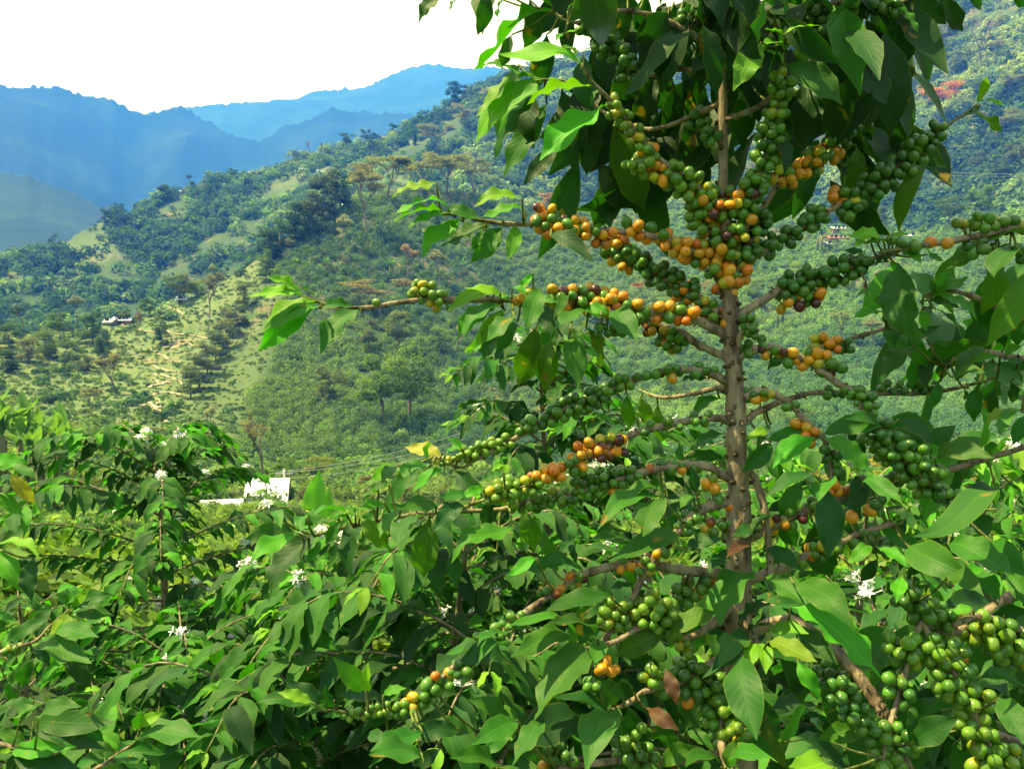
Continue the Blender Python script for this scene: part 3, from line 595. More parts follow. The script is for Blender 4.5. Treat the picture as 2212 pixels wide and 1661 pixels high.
rs=np.random.default_rng(5)
for k in range(38):
    px=rs.uniform(1040,2240); py=rs.uniform(max(30,c3f(px)+25),430); h=rs.uniform(26,60)*(.75+.5*py/430)
    T(['round','umbrella','round','airy','bushy'][k%5],float(px),float(py),float(h),6,[(.17,.21,.07),(.21,.21,.09),(.11,.18,.05),(.24,.22,.11),(.08,.13,.05)][k%5],"shade tree standing among the coffee on the mountainside behind the orange-fruited tree","shade trees scattered over the mountainside",wide=float(rs.uniform(1.0,1.5)))
for k in range(20):
    px=rs.uniform(930,2240); py=rs.uniform(540,960); h=rs.uniform(48,100)
    T(['round','airy','round','tall'][k%4],float(px),float(py),float(h),4,[(.16,.23,.06),(.20,.23,.10),(.12,.20,.05),(.22,.22,.13)][k%4],"light green shade tree on the coffee slope behind the front tree's bare stem","shade trees on the coffee slope",wide=float(rs.uniform(.9,1.3)),bark=(1.4,1.4,1.3))
for px,py,h,l in ((1775,545,70,"banana clump beside the red-roofed house"),(1895,515,40,"banana clump at the end of the long white roof"),(1690,705,75,"banana clump behind the long green fruit branch"),(1610,770,60,"banana clump right behind the main stem"),(1870,640,60,"banana clump under the pale leafed twig"),(640,592,26,"small banana clump at the top of the coffee slope"),(706,605,34,"banana clump below the white-crowned tree"),(842,615,44,"banana clump beside the pinkish leafless tree"),(1000,610,40,"banana clump in the grey coffee above the long branch"),(702,945,34,"banana clump low on the coffee slope"),(775,745,34,"banana clump under the olive round trees")):
    T('banana',px,py,h,4,BAN,l,None,None,.95,'banana plant')
T('banana',2070,215,40,6,BAN,"banana clump right of the orange-blossomed tree",None,None,1.1,'banana plant')
for px,py,h,r,l in ((12,985,290,54,"big banana plant cut by the left picture edge"),(48,975,265,58,"banana plant with upright leaves second from the left edge"),(92,985,235,56,"banana plant with a browned hanging leaf in the left clump"),(125,990,200,55,"smaller banana plant at the right of the left clump"),(70,1000,190,50,"short banana plant in front of the left clump")):
    T('banana',px,py,h,3,BAN,l,"banana plants on the left",None,.95,'banana plant',r=r)
for k,(px,py,h,r,c) in enumerate(((30,1090,75,40,(.04,.08,.035)),(80,1060,70,44,(.05,.085,.045)),(125,1100,72,36,(.045,.085,.03)),(60,1130,60,30,(.05,.10,.03)),(150,1050,60,46,(.055,.09,.04)))):
    T('bushy',px,py,h,2,c,"dark coffee shrub in the thicket below the bananas","coffee shrubs below the bananas",None,1.3,'shrub',r=r)
for px,h,r,c,l in ((870,52,50,(.14,.17,.07),"pale grey-green shrub below the valley wires"),(960,60,42,(.13,.16,.07),"pale bush seen under the left fruit branch"),(1000,60,36,(.15,.17,.09),"silvery bush seen under the drooping leaves"),(660,44,60,(.13,.12,.07),"brownish purple-flowered bush beside the white roof"),(790,35,72,(.15,.13,.05),"ochre bush in the valley right of the round yellow-green tree")):
    T('bushy',px,0,h,2,c,l,None,None,1.5,'shrub',r=r)
for px,h,r,c,l in ((1890,190,22,(.26,.22,.03),"yellow-leaved shrub behind the sparse right branch"),(2010,200,20,(.22,.19,.05),"yellow and green shrub behind the dense green cherry cluster"),(1760,150,26,(.24,.21,.035),"yellow-green shrub just right of the forked right branch"),(2120,170,18,(.20,.17,.06),"ochre twiggy shrub under the right picture edge leaves")):
    T('airy',px,0,h,2,c,l,None,None,1.3,'shrub',r=r)
# ------------------------------------------------------------------ buildings, wires, trails
M_ROOF=plain_mat("white_sheet_roof",(.60,.61,.62),.5,1.2,.3,0,True); M_WALL=plain_mat("house_wall",(.34,.22,.15),.8,1.5,.3,0,True); M_DARK=plain_mat("dark_opening",(.03,.03,.035),.4,2,.2); M_RED=plain_mat("red_sheet_roof",(.36,.12,.07),.6,1.5,.35); M_WIRE=plain_mat("pale_cable",(.42,.42,.40),.5,3,.1); M_POST=plain_mat("grey_post",(.40,.40,.38),.8,3,.3)
def box(c,sx,sy,sz,bev=0):
    v=np.array([[a,b,d] for d in (-.5,.5) for b in (-.5,.5) for a in (-.5,.5)])*[sx,sy,sz]+c
    return MB().add(v,[[0,2,3,1],[4,5,7,6],[0,1,5,4],[2,6,7,3],[0,4,6,2],[1,3,7,5]])
def roof_mb(w,d,zl,rise,ov,th=.06,ribs=True,mono=False):
    mb=MB(); y0,y1=-d/2-ov,d/2+ov; x0,x1=-w/2-ov,w/2+ov
    runs=[((y0,zl),(y1,zl+rise))] if mono else [((y0,zl-.05),(0,zl+rise)),((y1,zl-.05),(0,zl+rise))]
    for (ya,za),(yb,zb) in runs:
        n=max(8,int(w/.28)); xs=np.linspace(x0,x1,2*n+1); dz=np.where(np.arange(2*n+1)%2,.035,0) if ribs else np.zeros(2*n+1)
        v=np.array([[[x,ya,za+z],[x,yb,zb+z],[x,yb,zb-th],[x,ya,za-th]] for x,z in zip(xs,dz)]).reshape(-1,3); q=[]
        for i in range(2*n):
            for k in range(4): q.append([i*4+k,(i+1)*4+k,(i+1)*4+(k+1)%4,i*4+(k+1)%4])
        q+= [[0,1,2,3],[8*n,8*n+1,8*n+2,8*n+3]]
        mb.add(v,q)
    return mb
def house(p,rot,w,d,h,rise,label,roofm,name="house",mono=False,tower=False):
    root=thing(name,label,"house",(0,0,0)); 
    def put(nm,mb,m):
        o=mb.build(nm,m,root,smooth=False); return o
    put("wall",box([0,0,h/2-1.0],w,d,h+2.0).join(MB() if mono else MB().add([[-w/2,-d/2,h],[-w/2,d/2,h],[-w/2,0,h+rise*.93],[w/2,-d/2,h],[w/2,d/2,h],[w/2,0,h+rise*.93]],None,[[0,1,2],[3,5,4]])),M_WALL)
    put("roof",roof_mb(w,d,h+.06,rise,.45,mono=mono),roofm)
    put("door",box([-w*.15,-d/2-.03,1.0],.9,.06,2.0),M_DARK)
    for x in (-w*.36,w*.12,w*.34): put("window",box([x,-d/2-.02,1.5],w*.1,.05,.9),M_DARK)
    root.location=[float(a) for a in p]; root["_o"]=[float(a) for a in p]; root.rotation_euler=(0,0,rot)
    return root
hp=at_r(580,64)-[0,0,2.75]; house(hp,R_(9),2.2,5.2,2.0,2.4,"white-roofed house below the leafless tree, seen through the coffee leaves",M_ROOF)
hp2=at_r(474,58)-[0,0,2.0]; house(hp2+[0,0,-.4],R_(14),1.9,2.6,1.6,.8,"low white lean-to roof left of the white-roofed house",M_ROOF,"shed",True)
for px,py,lay,w,d,m,rt,l in ((550,372,6,11,6,M_ROOF,.1,"white roof on the far ridge crest, left of the long one"),(533,374,6,7,5,M_RED,.0,"rusty red roof peeking beside the white roof on the crest"),(661,366,6,13,5,M_ROOF,.05,"long white-roofed house below the ridge trees"),(690,366,6,5,4,M_ROOF,.5,"tiny white roof right of the long one below the ridge"),(396,410,6,5,4,M_ROOF,.3,"small pale roof on the stepped crest"),
   (266,676,4,5.5,3.4,M_ROOF,.2,"white roof on the crest of the pasture"),(240,684,4,3.2,2.6,M_ROOF,-.3,"small white shed roof left of the one on the pasture crest"),(394,626,4,3.2,2.4,M_ROOF,.15,"little tin roof among the trees on the pasture crest"),
   (1812,494,4,9,5,M_POST,.1,"grey-beige roofed house behind the drooping right branch"),(1945,512,4,15,5,M_ROOF,-.05,"long white-roofed building above the right fruit branch"),(1808,520,4,10,4,M_RED,.0,"low brick-red roof under the grey-beige house"),(1788,532,4,5,4,M_ROOF,.4,"small white roof below the brick-red one")):
    p=on(px,py,lay); house(p-[0,0,.5],rt,w*.6,d*.7,.95,.8,l,m)
def cable(label,pts,r,grp=None):
    root=None
    mbs=[]
    for a,b in pts:
        t=np.linspace(0,1,15)[:,None]; L=np.linalg.norm(np.subtract(b,a)); q=np.asarray(a)*(1-t)+np.asarray(b)*t; q[:,2]-=.03*L*4*(t*(1-t))[:,0]; mbs.append(tube(q,r,4))
    root=thing("power_line",label,"power line",pts[0][0],grp)
    for m_ in mbs: m_.build("wire",M_WIRE,root)
a1,b1=P(1560,318,150),P(2480,368,150)
cable("pair of thin pale power wires crossing the mountainside right",[(a1,b1),(a1-[0,0,.55],b1-[0,0,.5])],.022)
pp=at_r(614,64)
root=thing("utility_pole","grey utility pole beside the leafless tree in the valley","pole",pp); top=P(614,1013,float((pp-CAM)@FWD))
tube([pp-[0,0,.5],top],[.10,.08],8).build("shaft",M_POST,root); box(top-[0,0,.35],1.3,.1,.12).build("crossarm",M_POST,root,smooth=False)
e=at_r(1010,70)+[0,0,4.5]
cable("three low wires running across the valley from the grey pole",[(top+[-.5,0,-.2],e+[0,0,.6]),(top+[.5,0,-.2],e),(top+[0,0,-.7],e-[0,0,.6])],.014)
TRAIL=(((262,700),(320,715),(362,713),(425,718),(470,728)),((335,750),(372,768),(390,772)),((332,796),(372,806),(395,820)),((330,808),(348,818),(365,812)),((318,828),(345,818),(372,815)),((365,660),(385,672),(405,690)),((322,860),(345,880),(352,890),(338,852)),((350,890),(372,862),(385,875)),((316,845),(360,838),(392,842)),((370,742),(405,735),(440,742)),((300,862),(330,872),(360,905)),((330,780),(362,790),(400,795)))
M_TRAIL=plain_mat("trodden_earth",(.40,.31,.20),.95,4,.35)
for tr in TRAIL:
    q=catmull(np.array(tr,float),6); W3=[on(x,y,4) for x,y in q]; W3=np.array(W3)+[0,0,.16]; W3[:,2]+=.05*rng.normal(size=len(W3))
    tg=nrm(np.gradient(W3,axis=0)); sd_=nrm(np.cross(tg,[0,-.3,1.])); hw=.28*rng.uniform(.6,1.3,len(W3))[:,None]
    v=np.stack([W3-sd_*hw,W3+sd_*hw],1).reshape(-1,3); i=np.arange(len(W3)-1)*2
    kind(MB().add(v,np.stack([i,i+1,i+3,i+2],-1)).build("path",M_TRAIL),"structure")
# ------------------------------------------------------------------ the coffee plants close by
UP=np.array([0,0,1.])
LC=dict(d=(.009,.042,.009),m=(.016,.082,.007),b=(.040,.175,.007),y=(.095,.22,.012),l=(.026,.102,.011),o=(.040,.105,.008),s=(.011,.055,.012),g=(.020,.088,.009),r=(.06,.026,.016),z=(.20,.20,.03))  # leaf colours by kind; l has sky sheen, s and d shade in their tone
FC=dict(G=(.075,.195,.018),D=(.042,.13,.018),g=(.12,.24,.018),Y=(.42,.36,.02),O=(.62,.27,.012),A=(.60,.17,.012),P=(.075,.022,.022))
MIX=dict(G="GGGGGGDD",D="DDDDDG",g="ggggGG",M="OOAYGGgO",O="OOOAAOYG",S="GGGGOOYP",X="GGDgOAPO",N="ggggggYg")
class Plant:
    def __init__(s,label,foot,seed,group=None,name="coffee_plant"):
        s.root=thing(name,label,"coffee plant",foot,group); s.br=[]; s.leaves=[]; s.fruit=[]; s.bloom=[]; s.trunk=None; s.seed=seed
    def branch(s,px,d0,d1,r0,r1,pts3=None,scar=True):
        """px: polyline in the picture from the stem outwards, depth running d0 -> d1"""
        if pts3 is None:
            a=np.array(px,float); L=np.r_[0,np.cumsum(np.hypot(*np.diff(a,axis=0).T))]; L/=L[-1]
            pts3=P(a[:,0],a[:,1],d0+(d1-d0)*L)
        q=catmull(pts3,5); n=len(q); rad=np.linspace(r0,r1,n); mb=MB()
        if scar: rad=rad*(1+.16*(np.arange(n)%3==0)+.05*rng.normal(size=n))
        t=np.linspace(0,1,n)[:,None]; green=np.clip((t-.72)*3.2,0,1)*(r1<.0022)
        tint=(1-green)*np.array([1,1,1.])+green*np.array([.55,.95,.30]); tint=np.repeat(tint,7,0); tint=np.vstack([tint,tint[:1],tint[-1:]])
        mb.join(tube(q,rad,7,tint,True,.05 if scar else 0))
        if scar:
            for k in range(2,n-1):
                if rng.random()<.75:
                    a=rng.normal(size=3); a=nrm(a); mb.join(tube([q[k]+a*rad[k]*.7,q[k]+a*(rad[k]+rng.uniform(.002,.005))],[.0016,.0006],4,(.45,.40,.36)))
        s.br.append(dict(q=q,mb=mb,px=np.stack(proj(q)[:2],-1),d=proj(q)[2],rad=rad)); return s.br[-1]
    def near(s,x,y):
        best=None
        for b in s.br:
            dd=np.hypot(b['px'][:,0]-x,b['px'][:,1]-y); i=int(np.argmin(dd))
            if best is None or dd[i]<best[0]: best=(dd[i],b,i)
        return best
    def leaf2(s,x0,y0,x1,y1,w,k,dz=0.0,dflt=1.0):
        nb=s.near(x0,y0); d=dflt
        if nb and nb[0]<170: d=nb[1]['d'][nb[2]]
        off={'d':.05,'s':.01,'o':.01,'y':-.03,'l':-.035,'b':-.02,'g':-.03,'r':-.01}.get(k,0)+dz+rng.uniform(-.02,.02)
        Lp=math.hypot(x1-x0,y1-y0)
        da=d+(off if nb and nb[0]>14 else off*.35); tilt={'d':-.015,'l':-.03,'g':-.03,'s':-.03,'m':-.01,'o':.03,'y':.0,'b':-.01}.get(k,0)*min(1.5,Lp/150)
        A=P(x0,y0,da); B=P(x1,y1,da+off*.4+tilt+rng.uniform(-.012,.012))
        toc=nrm(CAM-(A+B)/2); above=(y0+y1)/2<560
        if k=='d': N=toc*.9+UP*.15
        elif k in 'lsg':
            hv=nrm(SUNV+toc); N=hv*(1.2 if k!='s' else .7)+UP*.2+toc*.1
        elif k=='o': N=(toc*.75+UP*.3) if not above else toc*.6+UP*.5
        elif k in 'yb' and above: N=UP*.8+toc*.35
        else: N=toc*.6+UP*.6
        N=N+rng.normal(size=3)*.22
        X=nrm(B-A); Nn=nrm(N-X*(N@X)); S=np.cross(Nn,X); vis=math.sqrt(max(.12,1-(S@toc)**2))
        W=min(w*da/F/max(.55,vis)*1.08,.078,.41*np.linalg.norm(B-A))
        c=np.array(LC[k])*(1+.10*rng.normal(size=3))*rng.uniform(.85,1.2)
        mb=leaf(A,B,W,Nn,np.clip(c,.004,.8),17,7,rng.uniform(.06,.19)*(1 if k!='d' else .6),rng.uniform(.12,.36),rng.uniform(.05,.13),rng.normal()*.5)
        s.leaves.append((Lp*w,mb))
        if nb and 7<nb[0]<190:
            q=nb[1]['q'][nb[2]]; mid=(q+A)/2+UP*-.004
            nb[1]['mb'].join(tube(catmull([q,mid,A],3),np.linspace(.0016,.0011,7),5,(.55,.85,.32) if k!='r' else (.7,.6,.5)))
    def cluster(s,line,n,spread,mix,size=13.5,d=None):
        """n cherries packed round a stretch of branch, spread in picture units; size in picture units at the plant's depth"""
        a=np.array(line,float); a=a if len(a)>1 else np.vstack([a,a+1]); L=np.r_[0,np.cumsum(np.hypot(*np.diff(a,axis=0).T))]; T_=max(L[-1],1)
        pl=[]; tries=0; nodes=max(1,int(round(T_/34)))
        while len(pl)<n and tries<n*40:
            tries+=1
            t=(rng.integers(0,nodes)+.5)/nodes*T_ + rng.normal()*6 if nodes>1 else rng.uniform(0,T_)
            t=min(max(t,0),T_); x=np.interp(t,L,a[:,0]); y=np.interp(t,L,a[:,1])
            nb=s.near(x,y); dd=d if d is not None else (nb[1]['d'][nb[2]] if nb and nb[0]<130 else 1.0)
            q=P(x,y,dd); r=size*dd/F*rng.uniform(.86,1.1); e=nrm(rng.normal(size=3)); 
            sp=spread*dd/F*rng.uniform(.45,1.0); c=q+e*sp
            if any(np.linalg.norm(c-o[0])<(r+o[1])*.86 for o in pl): continue
            k=MIX.get(mix,mix)[rng.integers(0,len(MIX.get(mix,mix)))]
            pl.append((c,r,e,k,nb,q))
        for c,r,e,k,nb,q in pl:
            ax=nrm(e+.35*rng.normal(size=3)); col=np.clip(np.array(FC[k])*rng.uniform(.8,1.2)*(1+.06*rng.normal(size=3)),.004,.85)
            px,py,dd=proj(c); vis=-1 if not(-20<px<2232 and -20<py<1680) else 0
            k2={'O':'YAOO','A':'OAP','Y':'gYO','g':'gGY','G':'gGD','D':'DG','P':'PA'}[k]; k2=k2[rng.integers(0,len(k2))]
            s.fruit.append((r*r/dd/dd*(1 if vis==0 else 0)-(.0 if (c-q)@FWD<0 else 1e-4),cherry(c,ax,r,col,False,rng.uniform(1.0,1.3),np.array(FC[k2])*rng.uniform(.8,1.2))))
            if nb:
                mb=nb[1]['mb']; src=nb[1]['q'][nb[2]] if np.linalg.norm(nb[1]['q'][nb[2]]-q)<.03 else q
                mb.join(tube([src,c-ax*r*.9],[.0012,.0009],4,(.5,.75,.3)))
    def flower(s,c,r,n,axis=UP):
        mb=MB()
        for i in range(n):
            d=nrm(rng.normal(size=3)+axis*.7-FWD*.3); p=c+d*r*rng.uniform(.5,1.0); f=frame(d); R=r*.55
            mb.join(tube([c,p],[.0008,.0012],4))
            for k in range(5):
                a=k*1.2566+rng.uniform(0,1); o=f@np.array([math.cos(a),math.sin(a),.25]); sd=f@np.array([-math.sin(a),math.cos(a),0])
                mb.add([p,p+o*R*.5+sd*R*.16,p+o*R,p+o*R*.5-sd*R*.16],[[0,1,2,3]])
        s.bloom.append(mb)
    def finish(s,leafmat=M_LEAF,maxn=100):
        root=s.root
        if s.trunk is not None: s.trunk.build("trunk",M_BARK,root)
        bo=[]
        for b in s.br: bo.append(b['mb'].build("branch",M_BARK,root,origin=b['q'][0]))
        for lst,one,rest,m in ((s.leaves,"leaf","foliage",leafmat),(s.fruit,"cherry","fruit",M_FRUIT)):
            if not lst: continue
            o=sorted(range(len(lst)),key=lambda i:-lst[i][0]); big=o[:maxn] if maxn else []; small=o[maxn:]
            for i in big:
                v=np.concatenate(lst[i][1].v); lst[i][1].build(one,m,root,origin=v[0] if one=="leaf" else v.mean(0))
            if small:
                mb=MB(); [mb.join(lst[i][1]) for i in small]; kind(mb.build(rest,m,root),"stuff")
        for mb in s.bloom[:100]:
            mb.build("blossom",M_FLOWER,root,origin=np.concatenate(mb.v).mean(0),smooth=False)
def V(c,r,pts):  # close-up tile coordinates -> picture coordinates
    return [(553*c+x/4.0,415.3*r+y/4.0) for x,y in pts]
def leaves(pl,c,r,txt,dz=0.0):
    for e in txt.split(';'):
        f=e.split()
        if len(f)<6: continue
        x0,y0,x1,y1,w=map(float,f[:5]); z=dz+(float(f[6]) if len(f)>6 else 0)
        pl.leaf2(553*c+x0/4,415.3*r+y0/4,553*c+x1/4,415.3*r+y1/4,w/4,f[5],z)
def trunk(pl,px,d,rad,foot,wob=.05):
    a=np.array(px,float); q=P(a[:,0],a[:,1],d*np.ones(len(a))); q=np.vstack([q,foot]); q=catmull(q,6); rr=np.interp(np.linspace(0,1,len(q)),np.linspace(0,1,len(rad)),rad)
    n=len(q); rr=rr*(1+.05*rng.normal(size=n)+.10*(np.arange(n)%4==0))
    t=.8+.3*rng.random((n*12,1)); t=np.vstack([t,[[1]],[[1]]])*np.ones((1,3)); pl.trunk=tube(q,rr,12,t,True,wob)
    for k in range(1,n-1):
        for _ in range(2):
            e=nrm(rng.normal(size=3)*[1,1,.3]); pl.trunk.join(tube([q[k]+e*rr[k]*.8,q[k]+e*(rr[k]+rng.uniform(.003,.009))],[.0042,.0012],5,(.40,.36,.32)))
    return q
# ---- the fruiting tree in front
G0=at_r(1560,1.0); A=Plant("large coffee tree in front with clusters of green and orange cherries along its bare stem",G0,1)
trunk(A,[(1562,-160),(1560,0),(1561,230),(1563,400),(1572,560),(1577,640),(1583,760),(1588,850),(1591,950),(1594,1040),(1596,1150),(1594,1300),(1600,1500),(1604,1700)],1.0,[.0042,.0047,.0054,.006,.0076,.0086,.0095,.0105,.0115,.0125,.0145,.016,.0165,.017,.023],G0)
B=A.branch
B([(1563,455),(1500,400),(1431,350),(1393,312),(1331,230),(1286,185),(1256,145)],1.0,.93,.0042,.0016)
B([(1575,590),(1516,555),(1476,532),(1406,510),(1331,500),(1286,497),(1206,483),(1143,485),(1090,484),(1028,474),(995,465),(953,462)],1.0,.97,.0046,.0017)
B([(1580,700),(1561,680),(1518,655),(1476,625),(1431,602),(1393,577),(1356,555),(1331,535)],1.0,1.06,.0055,.0030)
B([(1584,740),(1576,730),(1531,705),(1491,688),(1406,675),(1331,662),(1256,655),(1181,648),(1106,648),(978,648),(903,649),(828,659),(788,665),(728,663),(688,653),(655,640)],1.0,.93,.0060,.0015)
B([(1586,785),(1563,770),(1506,743),(1476,720),(1431,705),(1375,692)],1.0,1.05,.0052,.0035)
B([(1588,832),(1571,825),(1531,805),(1481,797),(1431,802),(1388,815),(1291,853),(1238,876),(1198,896),(1161,918),(1098,955),(1053,980),(1028,993),(993,1010),(940,985)],1.0,1.0,.0052,.0015)
B([(1587,835),(1540,840),(1490,852),(1430,858),(1380,842)],1.0,1.35,.0040,.0020)
B([(1590,915),(1571,908),(1543,903),(1481,910),(1418,923),(1381,933),(1343,948),(1318,963),(1286,980),(1256,993),(1218,1010),(1181,1033),(1151,1045),(1078,1068),(1010,1092),(960,1110)],1.0,.93,.0050,.0015)
B([(1592,1035),(1558,1025),(1531,1008),(1481,1004),(1431,1010),(1376,1023),(1331,1038),(1286,1050),(1246,1063),(1206,1075),(1148,1080),(1080,1100),(900,1110),(700,1150),(680,1160)],1.0,.96,.0055,.0018)
B([(1590,1080),(1556,1088),(1531,1095),(1496,1115),(1456,1158),(1416,1203),(1388,1245),(1368,1290),(1351,1318),(1300,1390)],1.0,.93,.0062,.0030)
B([(1594,1245),(1516,1235),(1456,1228),(1401,1220),(1346,1220),(1301,1228),(1246,1245),(1220,1268),(1181,1291),(1106,1343),(1060,1375),(1003,1421),(973,1446),(908,1508),(866,1526),(778,1541),(716,1533)],1.0,.88,.0062,.0014)
B([(1575,545),(1606,500),(1640,380),(1660,320),(1674,250),(1684,200),(1690,145),(1690,95)],1.0,.95,.0040,.0015)
B([(1573,560),(1606,520),(1660,430),(1689,390),(1734,362),(1779,325),(1834,280),(1866,250),(1899,220),(1934,175)],1.0,1.07,.0040,.0016)
B([(1580,600),(1606,570),(1659,540),(1684,525),(1721,498),(1759,478),(1804,448),(1884,410),(1921,382),(1946,355),(1971,327),(2006,300),(2039,275),(2079,250),(2109,227)],1.0,1.03,.0046,.0013)
B([(1582,695),(1601,678),(1656,645),(1691,622),(1769,598),(1846,575),(1884,560),(1915,545)],1.0,1.0,.0056,.0022)
B([(1586,765),(1611,705),(1636,718)],1.0,.97,.0040,.0035)
B([(1587,775),(1612,763),(1659,750),(1709,768),(1741,778),(1779,805),(1809,828),(1850,850),(1860,880),(1900,930),(1940,980),(2000,1040),(2060,1080)],1.0,.95,.0055,.0022)
B([(1734,772),(1777,748),(1834,733),(1921,708)],.99,1.02,.0036,.0022)
B([(1590,870),(1606,858),(1643,845),(1674,853),(1709,873),(1734,903),(1757,926),(1785,960),(1800,1060)],1.0,.96,.0052,.0026)
B([(1591,925),(1608,913),(1631,893),(1659,880),(1684,868),(1719,858),(1767,848),(1884,850),(1991,850),(2059,840),(2101,830),(2150,815)],1.0,1.07,.0046,.0018)
B([(1596,1175),(1659,1140),(1734,1105),(1799,1083),(1876,1050),(1909,1038),(2016,1023),(2084,1005),(2134,990),(2225,962)],1.0,1.04,.0060,.0034)
B([(1597,1260),(1684,1230),(1721,1213),(1759,1190),(1809,1173),(1866,1150),(1930,1130)],1.0,.97,.0058,.0034)
B([(1594,1010),(1626,1025),(1638,1055),(1651,1100),(1662,1190),(1665,1250)],1.0,.98,.0048,.0040)
B([(1602,1380),(1700,1340),(1799,1403),(1834,1436),(1871,1483),(1894,1521),(1914,1546),(1941,1616),(1975,1690)],1.0,.90,.0070,.0062)
B([(1597,1280),(1560,1330),(1480,1380),(1400,1350),(1330,1385),(1270,1400),(1240,1390)],1.0,.90,.0050,.0018)
B([(1600,1400),(1540,1430),(1480,1470),(1400,1490),(1370,1510),(1310,1540),(1270,1545)],1.0,.88,.0050,.0018)
B([(1601,1450),(1560,1540),(1560,1620),(1590,1690)],1.0,.88,.0050,.0040)
B([(1598,1330),(1640,1400),(1615,1410),(1610,1395)],1.0,.88,.0036,.0018)
B([(1604,1600),(1500,1640),(1360,1640),(1200,1660)],1.0,.90,.005,.003)
B([(1560,120),(1470,60),(1390,30),(1330,25),(1240,50),(1190,25)],1.0,1.0,.0040,.0016)
B([(1561,180),(1480,150),(1400,160),(1340,110),(1290,70),(1230,45)],1.0,1.06,.0038,.0016)
B([(1560,90),(1640,40),(1740,20),(1830,5),(1930,10),(1990,-20)],1.0,.97,.0040,.0016)
B([(1560,220),(1500,250),(1400,280),(1300,240),(1230,180),(1165,172)],1.0,1.08,.0036,.0014)
B([(1562,260),(1640,230),(1720,160),(1800,90),(1840,60)],1.0,1.03,.0036,.0016)
C_=A.cluster
